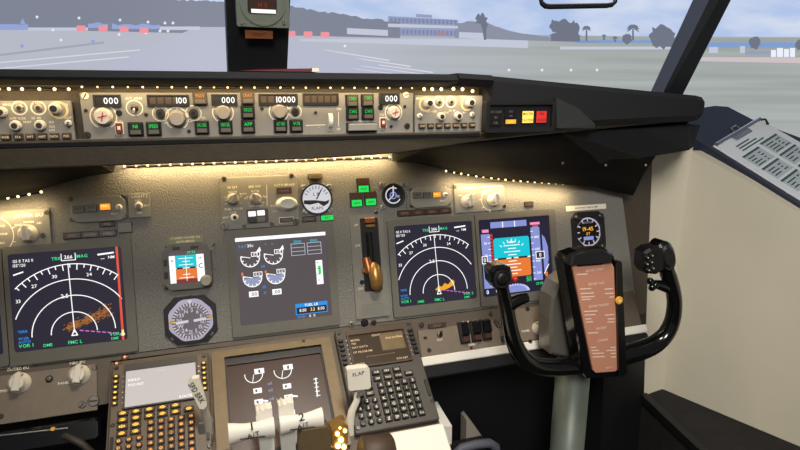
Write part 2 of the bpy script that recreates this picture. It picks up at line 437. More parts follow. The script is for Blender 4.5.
def S_pfd(b, w, h, z):
    X = lambda f: (f-.5)*w
    Y = lambda f: (.5-f)*h
    R = lambda x0, y0, x1, y1, m, q=0., r=0.: b.rect(X(x0), Y(y1), X(x1), Y(y0), z+q, m, r)
    R(.17, .04, .68, .12, 'e_tape')
    for x in (.34, .51): b.line([(X(x), Y(.045)), (X(x), Y(.115))], w*.012, z+.0002, 'e_white')
    R(.03, .19, .155, .90, 'e_tape'); R(.73, .15, .86, .86, 'e_tape')
    for k in range(9):
        y = .23+.08*k; b.line([(X(.12), Y(y)), (X(.15), Y(y))], h*.008, z+.0002, 'e_white'); b.line([(X(.73), Y(y-.03)), (X(.76), Y(y-.03))], h*.008, z+.0002, 'e_white')
        if k % 2: b.text(str(20+10*k), X(.085), Y(y), z+.0002, h*.03, 'e_white'); b.text(str(100*(9-k)), X(.81), Y(y-.03), z+.0002, h*.03, 'e_white')
    for k in range(15): R(.158, .2+.045*k, .182, .225+.045*k, 'e_red')
    b.line([(X(.182), Y(.19)), (X(.182), Y(.87))], w*.008, z, 'e_red')
    R(.05, .13, .14, .17, 'e_pink'); R(.73, .08, .87, .115, 'e_pink'); b.text('0000', X(.80), Y(.14), z+.0002, h*.03, 'e_pink')
    ad = rrect(X(.195), Y(.78), X(.70), Y(.255), w*.035)
    yh = Y(.53)
    b.flat([p for p in rrect(X(.195), yh, X(.70), Y(.255), w*.03)], z, 'e_cyan'); b.rect(X(.195), yh-.001, X(.70), yh+w*.04, z, 'e_cyan')
    b.flat(rrect(X(.195), Y(.78), X(.70), yh, w*.03), z, 'e_orange'); b.rect(X(.195), yh-w*.04, X(.70), yh, z+.00005, 'e_orange')
    b.line([(X(.195), yh), (X(.70), yh)], h*.012, z+.0002, 'e_white')
    for k in range(-5, 6):
        if not k: continue
        l = .11 if k % 2 == 0 else .055
        b.line([(X(.447-l), yh+k*h*.042), (X(.447+l), yh+k*h*.042)], h*.011, z+.0002, 'e_white')
    for k in range(-3, 4):
        a = math.radians(90+k*15); b.line([(X(.447)+.23*w*math.cos(a), Y(.53)+.25*h*math.sin(a)), (X(.447)+.20*w*math.cos(a), Y(.53)+.22*h*math.sin(a))], h*.01, z+.0002, 'e_white')
    b.flat([(X(.447), Y(.285)), (X(.42), Y(.33)), (X(.474), Y(.33))], z+.0002, 'e_white')
    for x0, x1 in ((.24, .36), (.53, .66)): b.rect(X(x0), yh-h*.012, X(x1), yh+h*.012, z+.0003, 's_dark')
    b.rect(X(.43), yh-h*.012, X(.465), yh+h*.012, z+.0003, 's_dark')
    for x0, x1 in ((.02, .10), (.78, .91)):
        b.rect(X(x0), Y(.575), X(x1), Y(.475), z+.0003, 'e_white'); b.rect(X(x0)+w*.01, Y(.565), X(x1)-w*.01, Y(.485), z+.0004, 's_dark'); b.text('0', (X(x0)+X(x1))/2, Y(.525), z+.0005, h*.05, 'e_white')
    b.flat([(X(.89), Y(.76)), (X(.93), Y(.70)), (X(.965), Y(.6)), (X(.965), Y(.42)), (X(.93), Y(.3)), (X(.89), Y(.25))], z, 'e_tape')
    b.line([(X(.89), Y(.78)), (X(.96), Y(.66))], w*.012, z+.0001, 'e_white')
    R(.90, .76, .94, .82, 'e_orange')
    b.text('29.92', X(.81), Y(.905), z, h*.033, 'e_green'); b.text('IN', X(.92), Y(.9), z, h*.033, 'e_green')
    b.text('G/S', X(.66), Y(.81), z, h*.035, 'e_green'); b.text('DH', X(.66), Y(.845), z, h*.035, 'e_green')
    b.flat([(X(.46)+w*.2*math.cos(PI*k/16), Y(.985)+h*.11*math.sin(PI*k/16)) for k in range(17)], z, 'e_tape')
    for k in range(1, 16):
        a = PI*k/16; b.line([(X(.46)+w*.2*math.cos(a), Y(.985)+h*.11*math.sin(a)), (X(.46)+w*.17*math.cos(a), Y(.985)+h*.09*math.sin(a))], h*.008, z+.0002, 'e_white')
    b.text('0', X(.07), Y(.945), z, h*.05, 'e_white'); b.text('0', X(.2), Y(.945), z, h*.05, 'e_white')
def S_dial(b, x, y, r, z, z2=True, fill=False):
    b.arc(x, y, r, -195, 0, r*.11, z, 'e_white', 22)
    if fill: b.flat([(x+r*.93*math.cos(-PI*k/16), y+r*.93*math.sin(-PI*k/16)) for k in range(17)][::-1], z-.0001, 'p_building')
    else: b.flat([(x, y)]+[(x+r*.9*math.cos(math.radians(-150+a)), y+r*.9*math.sin(math.radians(-150+a))) for a in range(0, 151, 15)], z-.0001, 'dial_gray')
    for a in range(-190, 10, 32):
        t = math.radians(a); b.line([(x+r*math.cos(t), y+r*math.sin(t)), (x+r*.78*math.cos(t), y+r*.78*math.sin(t))], r*.1, z, 'e_white')
    b.rect(x+r*.12, y+r*.1, x+r*1.1, y+r*.62, z+.0001, 'e_white'); b.rect(x+r*.2, y+r*.18, x+r*1.02, y+r*.54, z+.0002, 's_dark'); b.text('0.0', x+r*.6, y+r*.36, z+.0003, r*.3, 'e_white')
    b.line([(x, y), (x-r*.95*math.cos(.2), y+r*.2)], r*.08, z+.0001, 'e_white')
def S_eicas(b, w, h, z):
    X = lambda f: (f-.5)*w
    Y = lambda f: (.5-f)*h
    b.rect(X(.005), Y(.045), X(.995), Y(.003), z, 'e_white')
    b.text('TAT', X(.075), Y(.105), z, h*.032, 'e_blue'); b.text('20c', X(.16), Y(.1), z, h*.032, 'e_white'); b.text('-   -', X(.36), Y(.09), z, h*.04, 'e_cyan')
    r = .098*w
    for x in (.15, .40):
        S_dial(b, X(x), Y(.24+(.15-x)*.04), r, z); S_dial(b, X(x+.01), Y(.47+(.15-x)*.04), r, z, fill=True)
        b.flat([(X(x+.05), Y(.2)), (X(x+.11), Y(.12)), (X(x+.12), Y(.17))], z+.0002, 'e_white')
        b.rect(X(x-.04), Y(.69), X(x+.06), Y(.625), z, 'e_white'); b.text('.00', X(x+.01), Y(.657), z+.0002, h*.04, 'ink')
        b.rect(X(x-.105), Y(.44), X(x-.085), Y(.40), z+.0002, 'e_orange')
    for y, s in ((.35, 'N1'), (.59, 'FF'), (.655, 'X')): b.text(s, X(.28), Y(y), z, h*.03, 'e_blue')
    for x0, x1 in ((.60, .75), (.78, .935)):
        for k in range(4): b.line([(X(x0), Y(.12+.045*k)), (X(x1), Y(.12+.045*k))], h*.006, z, 'p_pale')
        for x in (x0, x1): b.line([(X(x), Y(.12)), (X(x), Y(.255))], h*.006, z, 'p_pale')
        b.text('ENG', X((x0+x1)/2), Y(.095), z, h*.03, 'e_cyan')
    b.rect(X(.86), Y(.62), X(.935), Y(.335), z, 'e_white'); b.rect(X(.885), Y(.50), X(.915), Y(.4), z+.0001, 'e_lamp_green')
    for k in range(4): b.line([(X(.87), Y(.36+.07*k)), (X(.9), Y(.36+.07*k))], h*.006, z+.0002, 's_dark')
    b.rect(X(.60), Y(.955), X(.96), Y(.825), z, 'e_blue'); b.rect(X(.61), Y(.945), X(.95), Y(.87), z+.0001, 's_dark')
    b.text('FUEL LB', X(.78), Y(.848), z+.0002, h*.03, 'e_white')
    for x, s, c in ((.68, '8.00', 'e_white'), (.79, '3.2', 'e_yellow'), (.885, '8.00', 'e_white')): b.text(s, X(x), Y(.905), z+.0002, h*.036, c, sq=.85)
    b.text('HYD', X(.66), Y(.98), z, h*.03, 'e_blue'); b.text('0  0', X(.78), Y(.98), z, h*.03, 'e_white')
def S_lower(b, w, h, z):
    X = lambda f: (f-.5)*w
    Y = lambda f: (.5-f)*h
    for x in (.27, .57):
        r = w*.09; b.arc(X(x), Y(.15), r, -190, 10, r*.1, z, 'e_white', 20); b.line([(X(x), Y(.15)), (X(x)-r*.2, Y(.15)-r*.9)], r*.08, z, 'e_white')
        b.rect(X(x+.01), Y(.15), X(x+.11), Y(.085), z+.0001, 'e_white'); b.rect(X(x+.05), Y(.14), X(x+.07), Y(.1), z+.0002, 's_lower')
        for y in (.33, .46, .64, .76):
            b.rect(X(x-.02), Y(y+.045), X(x+.065), Y(y-.015), z, 'e_white'); b.rect(X(x), Y(y+.03), X(x+.02), Y(y), z+.0001, 's_lower')
        b.line([(X(x+.07), Y(.47)), (X(x+.11), Y(.48))], h*.02, z, 'e_white')
    for y in (.28, .36, .46): b.text('oil', X(.42), Y(y), z, h*.035, 'e_tape')
    b.line([(X(.9), Y(.3)), (X(.885), Y(.52))], w*.012, z, 'e_white')
    for k in range(5): b.line([(X(.875), Y(.31+.05*k)), (X(.915), Y(.31+.05*k))], h*.01, z, 'e_white')

# ================================================================== SETTING
# main instrument panel plate
xr0 = MIP.loc(622, 195); xr1 = MIP.loc(640, 330)
mp = MB()
mp.extrude([(-.80, -.462), (.70, -.462), (.909, -.47), (.8935, -.235), (.89, -.10), (-.80, -.10)], -.012, 0, 'panel_paint')
ip = mp.build('main_instrument_panel'); ip.matrix_world = MIP.M
tag(ip, 'large grey textured main instrument panel that carries the displays and gauges', 'instrument panel')

fl = MB(); fl.box(-2.5, -1.5, -.05, 2.5, 2.2, 0, 'floor_dark'); o = fl.build('floor'); tag(o, kind='structure')

def wallX(Y): return 1.1+.35*(1.18-Y)
wb = MB()                                   # right side wall, top edge follows the sill
def sill_z(Y): return ZC-.131-.52*(1.107-Y) if Y < 1.107 else ZC-.131
ys = [1.16, 1.12, 1.0, .9, .8, .6, .3, 0, -.5]
rings = []
for Y in ys:
    x = wallX(Y); zt = max(sill_z(Y)-.012, ZC-.42); rings.append([(x, Y, 0), (x, Y, zt), (x+.03, Y, zt), (x+.03, Y, 0)])
wb.loft(rings, 'wall_beige', smooth=False); o = wb.build('wall_right'); tag(o, kind='structure')
wf = MB(); wf.hexa([(.99, 1.135, 0), (wallX(1.12)+.004, 1.121, 0), (wallX(1.12)+.004, 1.15, 0), (.99, 1.165, 0)], [(.99, 1.135, ZC-.12), (wallX(1.12)+.004, 1.121, ZC-.12), (wallX(1.12)+.004, 1.15, ZC-.12), (.99, 1.165, ZC-.12)], 'wall_beige')
o = wf.build('wall_front'); tag(o, kind='structure')
# brown partition between the panel and the side wall
pt = MB()
PXL, PXR, PYR = .899, 1.004, 1.12
def part_seg(z0, z1, xr0, xr1, m): pt.hexa([(PXL+.012*(z1 < ZC-.3), 1.09, z0), (xr0, PYR, z0), (xr0, 1.16, z0), (PXL, 1.16, z0)], [(PXL, 1.10, z1), (xr1, PYR, z1), (xr1, 1.16, z1), (PXL, 1.16, z1)], m)
part_seg(ZC-.555, ZC-.10, 1.036, 1.0, 'wall_brown'); part_seg(.002, ZC-.555, 1.075, 1.036, 'black')
o = pt.build('wall_partition'); tag(o, kind='structure')
# black foot well back board
fb = MB(); fb.box(-1.0, 1.16, .002, .96, 1.18, ZC-.46, 'black'); o = fb.build('wall_footwell'); tag(o, kind='structure')

# window posts
def post(name, base, top, faces):
    b = MB(); b.hexa(base, top, faces); o = b.build(name); tag(o, kind='structure'); return o
A = [atY(228, 72, 1.3), atY(286, 72, 1.3)]; Bt = [atY(224, -40, 1.22), atY(292, -40, 1.22)]
cb = MB()
a0, a1 = A; b0, b1 = Bt; dz = Vector((0, .08, 0))
a0.z = a1.z = ZC+.012
ex = lambda p, q_, k: q_+(q_-p)*k
b0, b1 = ex(a0, b0, 1.2), ex(a1, b1, 1.2)
cb.hexa([a0, a1, a1+dz, a0+dz], [b0, b1, b1+dz, b0+dz], 'post_side'); o = cb.build('trim_1'); tag(o, kind='structure')
rb = MB()
def q(px, py, Y): return atY(px, py, Y)
lo = [q(647, 100, 1.22), q(659, 101, 1.16), q(679, 102, 1.20), q(668, 102, 1.30)]
hi = [q(702, -20, 1.04), q(719, -20, .98), q(741, -20, 1.02), q(730, -20, 1.12)]
lo, hi = [p+(p-h)*.45 for p, h in zip(lo, hi)], [h+(h-p)*1.0 for p, h in zip(lo, hi)]
rb.add(lo+hi, [(0, 1, 5, 4)], 'post_face'); rb.add(lo+hi, [(1, 2, 6, 5), (2, 3, 7, 6), (3, 0, 4, 7), (3, 2, 1, 0), (4, 5, 6, 7)], 'post_side')
o = rb.build('trim_2'); tag(o, kind='structure')

# window sill on the right, with clipboard
P1 = Vector((1.1, 1.107, ZC-.131)); P2 = Vector((1.193, .914, ZC-.232))
e1 = (P2-P1).normalized(); e2 = Vector((1, .35, .28)); e2 = (e2-e1*e2.dot(e1)).normalized(); e3 = e1.cross(e2)
if e3.z < 0: e3 = -e3
SILL = Frame((0, 0, 0), 0); SILL.o = P1; SILL.X = e1; SILL.Y = e2; SILL.Z = e3
SILL.M = Matrix((e1, e2, e3)).transposed().to_4x4(); SILL.M.translation = P1
if SILL.M.determinant() < 0: print('WARN sill handedness', SILL.M.determinant())
sp = lambda px, py: SILL.loc(px, py)
sb = MB()
c0, c1 = sp(690, 134), sp(800, 203)
slope = (c1[1]-c0[1])/(c1[0]-c0[0])
far = (c0[0]+.9, c0[1]+.9*slope)
tl_, tr_ = sp(714, 105), sp(757, 121)
outl = [c0, far, (far[0]+.05, tr_[1]+.02), (tr_[0]+.12, tr_[1]+.03), tr_, sp(728, 106), tl_, sp(688, 109)]
sb.extrude(outl, -.045, 0, 'navy', .004)
o = sb.build('trim_3'); o.matrix_world = SILL.M; tag(o, kind='structure')
# clipboard
ka, kb_ = sp(715, 147), sp(757, 122)
ang = math.atan2(c1[1]-c0[1], c1[0]-c0[0])
W_ = math.hypot(kb_[0]-ka[0], kb_[1]-ka[1])
ux = Vector((math.cos(ang), math.sin(ang), 0)); uy = Vector((-ux.y, ux.x, 0))
CB = Frame((0, 0, 0), 0); M_ = SILL.M @ Matrix.Translation((ka[0], ka[1], 0)) @ Matrix.Rotation(ang, 4, 'Z')
CB.M = M_; CB.o = M_.translation.copy(); CB.X = M_.to_3x3().col[0].copy(); CB.Y = M_.to_3x3().col[1].copy(); CB.Z = M_.to_3x3().col[2].copy()
dpt = Vector((kb_[0]-ka[0], kb_[1]-ka[1], 0)); HW = dpt.dot(uy); skew = dpt.dot(ux)
t = T('clipboard', 'clipboard with a printed checklist of tables lying on the window sill at right', 'clipboard', CB, (0, 0))
L_ = HW*1.42
def sk(x, y): return (x+skew*y/HW, y)
b = MB(); b.extrude([sk(-.004, -.004), sk(L_+.02, -.004), sk(L_+.02, HW+.012), sk(-.004, HW+.012)], .0005, .004, 'paper', .001); t.part('board', b)
b = MB(); b.flat([sk(.012, .004), sk(L_, .004), sk(L_, HW*.99), sk(.012, HW*.99)], .0046, 'paper')
def cell(x0, y0, x1, y1):
    b.flat([sk(x0, y0), sk(x1, y0), sk(x1, y1), sk(x0, y1)], .0049, 'table_fill')
    b.flat([sk(x0, y0), sk(x0+.006, y0), sk(x0+.006, y1), sk(x0, y1)], .0051, 'table_ink')
    n = int((x1-x0)/.009); rr = random.Random(int(x0*1e4+y0*1e3))
    for k in range(1, n):
        xx = x0+.004+k*.009
        for (ya, yb) in ((y0+.1*(y1-y0), y0+rr.uniform(.35, .6)*(y1-y0)), (y0+.66*(y1-y0), y0+rr.uniform(.75, .95)*(y1-y0))): b.flat([sk(xx, ya), sk(xx+.003, ya), sk(xx+.003, yb), sk(xx, yb)], .0052, 'ink')
for k in range(3): b.flat([sk(.03+.009*k, HW*.2), sk(.034+.009*k, HW*.2), sk(.034+.009*k, HW*(.5+.1*k)), sk(.03+.009*k, HW*(.5+.1*k))], .0051, 'table_ink')
xx = .062
for k, w in enumerate((.052, .048, .05, .05, .05, .05)):
    if xx+w > L_: break
    cell(xx, HW*.08, xx+w-.006, HW*.46); cell(xx-.004, HW*.53, xx+w-.01, HW*.93); xx += w
t.part('checklist_sheet', b)
b = MB(); b.tube([sk(0, -.002)+(.007,), sk(0, HW+.006)+(.007,)], .0055, 'clip_steel', 10); b.extrude([sk(.002, HW*.3), sk(.02, HW*.32), sk(.02, HW*.68), sk(.002, HW*.7)], .005, .008, 'clip_steel')
b.tube([sk(-.004, HW*.42)+(.008,), sk(-.016, HW*.45)+(.012,), sk(-.016, HW*.55)+(.012,), sk(-.004, HW*.58)+(.008,)], .002, 'clip_steel', 8)
b.tube([sk(.0, HW+.004)+(.006,), sk(.012, HW+.012)+(.011,), sk(.026, HW+.006)+(.006,)], .003, 'black', 8)
t.part('spring_clip', b)

# ================================================================== PROJECTION SCREEN
SCX, SCY, SCR, HZ = -.2, -7.05, 10.0, ZC+.285
def on_screen(px, py, off=.02):
    d = ray(px, py); R = SCR-off
    a = d.x*d.x+d.y*d.y; bq = -2*(d.x*SCX+d.y*SCY); c = SCX*SCX+SCY*SCY-R*R
    t = (-bq+math.sqrt(bq*bq-4*a*c))/(2*a); return CPOS+d*t
scr = MB(); vs = []; fs = []; n = 70
for k in range(n+1):
    a = math.radians(90+16-48*k/n)
    for z in (ZC-1.0, ZC+2.0): vs.append((SCX+SCR*math.cos(a), SCY+SCR*math.sin(a), z))
    if k: bb = 2*k; fs.append((bb-2, bb, bb+1, bb-1))
m = bpy.data.materials.new('screen_image'); m.use_nodes = True; nt = m.node_tree; MATS['screen_image'] = m
P = nt.nodes['Principled BSDF']; P.inputs['Base Color'].default_value = (.04, .04, .04, 1); P.inputs['Roughness'].default_value = .9; P.inputs['Specular IOR Level'].default_value = 0
tc = nt.nodes.new('ShaderNodeTexCoord'); sx = nt.nodes.new('ShaderNodeSeparateXYZ'); nt.links.new(tc.outputs['Object'], sx.inputs[0])
def ramp(src, els):
    r = nt.nodes.new('ShaderNodeValToRGB'); e = r.color_ramp.elements
    while len(e) < len(els): e.new(.5)
    for k, (p_, c_) in enumerate(els): e[k].position = p_; e[k].color = c_
    nt.links.new(src, r.inputs[0]); return r.outputs[0]
def mapr(src, a, b_):
    r = nt.nodes.new('ShaderNodeMapRange'); r.inputs[1].default_value = a; r.inputs[2].default_value = b_; nt.links.new(src, r.inputs[0]); return r.outputs[0]
def noise(scale, sc, det=4):
    mp_ = nt.nodes.new('ShaderNodeMapping'); mp_.inputs['Scale'].default_value = scale; nt.links.new(tc.outputs['Object'], mp_.inputs[0])
    nn = nt.nodes.new('ShaderNodeTexNoise'); nn.inputs['Scale'].default_value = sc; nn.inputs['Detail'].default_value = det; nt.links.new(mp_.outputs[0], nn.inputs['Vector']); return nn.outputs[0]
def mix(f, a, b_):
    x = nt.nodes.new('ShaderNodeMix'); x.data_type = 'RGBA'
    if isinstance(f, float): x.inputs[0].default_value = f
    else: nt.links.new(f, x.inputs[0])
    for i, v in ((6, a), (7, b_)):
        if isinstance(v, tuple): x.inputs[i].default_value = v
        else: nt.links.new(v, x.inputs[i])
    return x.outputs[2]
sky = mix(mapr(noise((1, 1, 3.2), 2.6, 5), .38, .68), rgb(176, 196, 232), rgb(210, 219, 238))
gr_r = mix(mapr(noise((.25, .25, 9), 2.4, 4), .38, .64), rgb(154, 163, 160), rgb(172, 178, 177))
gr_l = rgb(182, 186, 198)
gnd = mix(mapr(sx.outputs[0], .2, 1.3), gr_l, gr_r)
hor = mapr(sx.outputs[2], HZ-.003, HZ+.003)
colr = mix(hor, gnd, sky)
nt.links.new(colr, P.inputs['Emission Color']); P.inputs['Emission Strength'].default_value = 1.0
for nm, c, s in (('p_hill', (128, 133, 150), 1), ('p_hill_far', (140, 146, 164), 1), ('p_tree', (112, 118, 134), 1), ('p_building', (150, 158, 190), 1), ('p_window', (170, 178, 210), 1), ('p_dark_window', (128, 136, 172), 1), ('p_white', (236, 240, 252), 1),
                 ('p_red', (238, 150, 158), 1), ('p_blue', (148, 166, 214), 1), ('p_sea', (128, 158, 208), 1), ('p_runway', (182, 186, 204), 1), ('p_mark', (216, 218, 232), 1), ('p_road', (206, 192, 196), 1), ('p_lamp', (226, 230, 240), 1), ('p_pale', (194, 200, 216), 1), ('p_dark_mark', (160, 164, 180), 1), ('p_brown', (160, 138, 150), 1)): emi(nm, rgb(*c), s)
scr.add(vs, fs, 'screen_image', True)
STH = T('projection_screen', 'wide curved projection screen showing an airfield, runway, palms and cloudy sky', 'projection screen', base=(.5, 2.9, 0))
scr.M = STH.W.inverted(); scr_mb = scr; scr.v = [STH.W.inverted() @ v for v in scr.v]
so = STH.part('screen_surface', scr)
# object coordinates of the surface are relative to the root, whose base is at z 0
def P_poly(b, pts, m, off=.02): b.add([on_screen(x, y, off) for x, y in pts], [tuple(range(len(pts)))], m)
def P_band(b, cols, m, off=.02):            # cols: (x, top, bottom)
    vs = []; fs = []
    for k, (x, y0, y1) in enumerate(cols):
        vs += [on_screen(x, y0, off), on_screen(x, y1, off)]
        if k: q_ = 2*k; fs.append((q_-2, q_, q_+1, q_-1))
    b.add(vs, fs, m)
def P_part(name, fn):
    b = STH.mb(); fn(b); return STH.part(name, b)
rn = random.Random(11)
def hillcols(keys, step, bot0, bot1, jag):
    out = []; x = keys[0][0]
    while x <= keys[-1][0]:
        for (xa, ya), (xb, yb) in zip(keys, keys[1:]):
            if xa <= x <= xb: y = ya+(yb-ya)*(x-xa)/(xb-xa)
        f = (x-keys[0][0])/(keys[-1][0]-keys[0][0]); out.append((x, y+rn.uniform(-jag, jag), bot0+(bot1-bot0)*f)); x += step
    return out
P_part('hill', lambda b: P_band(b, hillcols([(-80, -14), (60, -8), (150, -2), (200, 1), (260, 3), (292, 6), (310, 10), (325, 12), (345, 15), (365, 18), (388, 21), (400, 22)], 3, 27, 38, 1.1), 'p_hill', .03))
P_part('hill', lambda b: P_band(b, hillcols([(455, 24), (470, 21), (486, 22), (498, 27), (515, 32), (535, 35), (560, 39), (600, 42)], 4, 38, 43, .5), 'p_hill_far', .03))
def airport(b):
    P_poly(b, [(388, 16), (458, 20), (459, 37), (388, 36)], 'p_building'); P_poly(b, [(416, 14), (432, 15), (432, 18), (416, 17)], 'p_building', .022)
    P_poly(b, [(388, 23.5), (458, 26), (458, 28.5), (388, 27)], 'p_pale', .03)
    for k in range(17):
        x = 390+k*4; P_poly(b, [(x, 18+k*.12), (x+2.6, 18+k*.13), (x+2.6, 22.5+k*.13), (x, 22.5+k*.12)], 'p_dark_window', .03); P_poly(b, [(x, 29+k*.12), (x+2.6, 29+k*.13), (x+2.6, 34+k*.1), (x, 34+k*.1)], 'p_dark_window', .03)
    P_poly(b, [(436, 32), (447, 32.5), (447, 35), (436, 35)], 'p_brown', .035)
    P_poly(b, [(459, 32), (484, 33), (484, 39), (459, 38)], 'p_pale', .03); P_poly(b, [(347, 28), (388, 30), (388, 36), (347, 34)], 'p_pale', .032)
P_part('airport_building', airport)
def blob(b, cx, cy, rx, ry, m='p_tree', off=.04, n=22, j=.22):
    P_poly(b, [(cx+rx*math.cos(2*PI*k/n)*(1+rn.uniform(-j, j)), cy+ry*math.sin(2*PI*k/n)*(1+rn.uniform(-j, j))) for k in range(n)], m, off)
def palm(b, x, y0, y1, r, crown=True):
    P_poly(b, [(x-.8, y0+r*.4), (x+.8, y0+r*.4), (x+1, y1), (x-1, y1)], 'p_tree', .04)
    for k in range(9):
        a = PI*(k/8)*1.3-.15*PI; ex, ey = x+r*math.cos(a), y0+r*.3-r*.8*math.sin(a)
        nx, ny = -(ey-y0), (ex-x); l = math.hypot(nx, ny) or 1; nx, ny = nx/l*r*.16, ny/l*r*.16
        P_poly(b, [(x, y0+r*.3), ((x+ex)/2+nx, (y0+ey)/2+r*.1+ny), (ex, ey+r*.25), ((x+ex)/2-nx, (y0+ey)/2+r*.1-ny)], 'p_tree', .045)
def big_palm(b): P_poly(b, [(477, 15), (479, 13), (480, 16), (482, 12.5), (484, 14), (485, 17), (488, 18), (486, 21), (488, 24), (486.5, 29), (486, 40), (484, 40), (482.5, 30), (480.5, 24), (477, 23), (475, 24), (477, 20), (475, 19)], 'p_tree', .04)
P_part('palm_tree', big_palm)
def grove(b): blob(b, 555, 26, 5, 6); blob(b, 563, 28, 8, 8.5); blob(b, 573, 30, 6, 9); blob(b, 560, 36, 9, 4); P_poly(b, [(551, 34), (580, 35), (580, 41.5), (551, 41)], 'p_tree', .04)
P_part('tree_grove', grove)
P_part('palm_tree', lambda b: palm(b, 586.5, 27, 41, 5)); P_part('palm_tree', lambda b: palm(b, 633, 26, 40, 7)); P_part('palm_tree', lambda b: palm(b, 615, 37, 42, 3)); P_part('palm_tree', lambda b: palm(b, 604, 35, 40, 2.5))
P_part('tree', lambda b: blob(b, 627, 39, 5, 5)); P_part('tree', lambda b: (blob(b, 662, 37, 13, 11), P_poly(b, [(650, 38), (675, 38), (672, 47), (653, 46)], 'p_tree', .04))); P_part('tree', lambda b: blob(b, 755, 42.5, 5.5, 6.2)); P_part('tree', lambda b: blob(b, 801, 45, 5, 6))
P_part('sea', lambda b: (P_band(b, [(x, 42.5, 47.5) for x in range(690, 860, 10)], 'p_sea', .03), P_band(b, [(x, 39.5+.01*(x-575), 43) for x in range(575, 660, 8)], 'p_sea', .025)))
for x, w, h in ((771, 5, 7), (777, 6, 9), (784, 5, 8), (790, 5, 9)): P_part('house', lambda b, x=x, w=w, h=h: P_poly(b, [(x, 57-h), (x+w, 57-h), (x+w, 57), (x, 57)], 'p_white', .05))
for x, w, h in ((709, 9, 6), (740, 5, 7)): P_part('house', lambda b, x=x, w=w, h=h: P_poly(b, [(x, 53-h), (x+w, 53-h), (x+w, 53), (x, 53)], 'p_pale', .05))
P_part('low_building', lambda b: P_band(b, [(x, 51, 54.5) for x in range(745, 776, 6)], 'p_building', .045))
def road(b):
    P_band(b, [(x, 57+.004*(x-690), 61+.02*(x-690)) for x in range(690, 870, 10)], 'p_road', .03); P_band(b, [(x, 46.5, 49.5) for x in range(560, 690, 10)], 'p_pale', .03)
    P_band(b, [(x, 39, 43+.03*(x-360)) for x in range(300, 540, 12)], 'p_pale', .025)
P_part('road', road)
def runway(b):
    P_poly(b, [(196, 27), (236, 27), (330, 74), (90, 74)], 'p_runway', .03); P_poly(b, [(228, 27), (234, 27), (420, 74), (300, 74)], 'p_runway', .031)
    for x0, x1 in ((150, 166), (172, 188), (196, 211), (220, 235)): P_poly(b, [(205+(x0-200)*.45, 50), (205+(x1-200)*.45, 50), (x1+4, 74), (x0, 74)], 'p_mark', .035)
    P_poly(b, [(188, 45.5), (193, 45.5), (191, 48), (184, 48)], 'p_mark', .035); P_poly(b, [(178, 47), (184, 47), (160, 74), (150, 74)], 'p_dark_mark', .034); P_poly(b, [(207, 40), (209, 40), (207, 52), (203, 52)], 'p_mark', .034)
    P_band(b, [(x, 54-.12*x, 56-.12*x) for x in range(-40, 120, 16)], 'p_dark_mark', .03)
    for y in (62, 68): P_band(b, [(x, y-.09*x, y+1-.09*x) for x in range(-40, 160, 20)], 'p_mark', .03)
    for k in range(5): P_poly(b, [(300+k*8, 46+k*5), (302+k*8, 46+k*5), (390+k*22, 60+k*6), (388+k*22, 61+k*6)], 'p_mark', .034)
P_part('runway', runway)
def jets(b):
    P_band(b, [(x, 24.5+rn.uniform(-.5, .5), 30) for x in range(-20, 34, 6)], 'p_blue', .032); P_poly(b, [(20, 24), (22.5, 18), (24.5, 22), (26, 24.5)], 'p_blue', .034)
    P_band(b, [(x, 23+rn.uniform(-1, 1), 28) for x in range(88, 112, 5)], 'p_blue', .032); P_band(b, [(x, 24.5+rn.uniform(-1.5, 1), 29) for x in range(112, 165, 6)], 'p_blue', .033)
    P_band(b, [(x, 27.5, 30.5) for x in range(24, 90, 8)], 'p_pale', .031); P_band(b, [(x, 26.5, 30) for x in range(160, 205, 8)], 'p_pale', .031)
P_part('parked_aircraft', jets)
for x, y in ((81, 28.5), (103, 28.5), (124, 29.5), (144, 30.5), (291, 34), (308, 34.5), (325, 35)):
    P_part('red_light', lambda b, x=x, y=y: P_poly(b, [(x-4.2, y-3), (x+4.2, y-3), (x+4.6, y+2.5), (x-4.6, y+2.5)], 'p_red', .05))
for x, y in ((37, 17), (79, 18), (120, 20), (148, 22), (165, 23), (173, 23), (53, 30), (61, 40), (119, 34.5), (146, 33), (160, 31), (168, 31), (345, 46), (509, 70), (542, 70), (571, 70), (597, 70)):
    P_part('white_light', lambda b, x=x, y=y: P_poly(b, [(x+1.5*math.cos(k*PI/4), y+1.5*math.sin(k*PI/4)) for k in range(8)], 'p_lamp', .05))
for x, y in ((22, 46), (93, 41.5)): P_part('blue_light', lambda b, x=x, y=y: P_poly(b, [(x+2*math.cos(k*PI/4), y+2*math.sin(k*PI/4)) for k in range(8)], 'p_blue', .05))

# ================================================================== GLARESHIELD
XC = .092
t = T('glareshield', 'black padded glareshield running across the top of the instrument panel', 'glareshield', base=(XC, 1.0, ZC-.02))
b = t.mb()                                   # centre cap with rolled front lip
prof = [(.857, .0115), (.852, .0125), (.850, .016), (.852, .021), (.858, .025), (.90, .026), (1.30, .014), (1.30, .006), (.90, .0065)]
xe = atY(458, 74, .85).x
b.loft([[(x, y, ZC+z) for y, z in prof] for x in (-.9, .1, xe-.004, xe)], 'soft_black', smooth=False); t.part('top_cap', b)
b = t.mb(); b.box(-.9, .905, ZC-.066, atY(482, 90, .905).x, 1.10, ZC+.0062, 'band_brown'); t.part('body', b, label='brown lined recess body behind the control panels')
b = t.mb()                                   # right wing of the glareshield
def zt(x): return .026-.036*max(0, (x-.40))/.49-.004*max(0, (x-.4))
stn = [(.405, .006), (.43, .004), (.46, .062), (.55, .0665), (.65, .0665), (.75, .0625), (.85, .0535), (.885, .05), (.905, .044), (.912, .03)]
rg = []
xw0 = atY(483, 90, .89).x
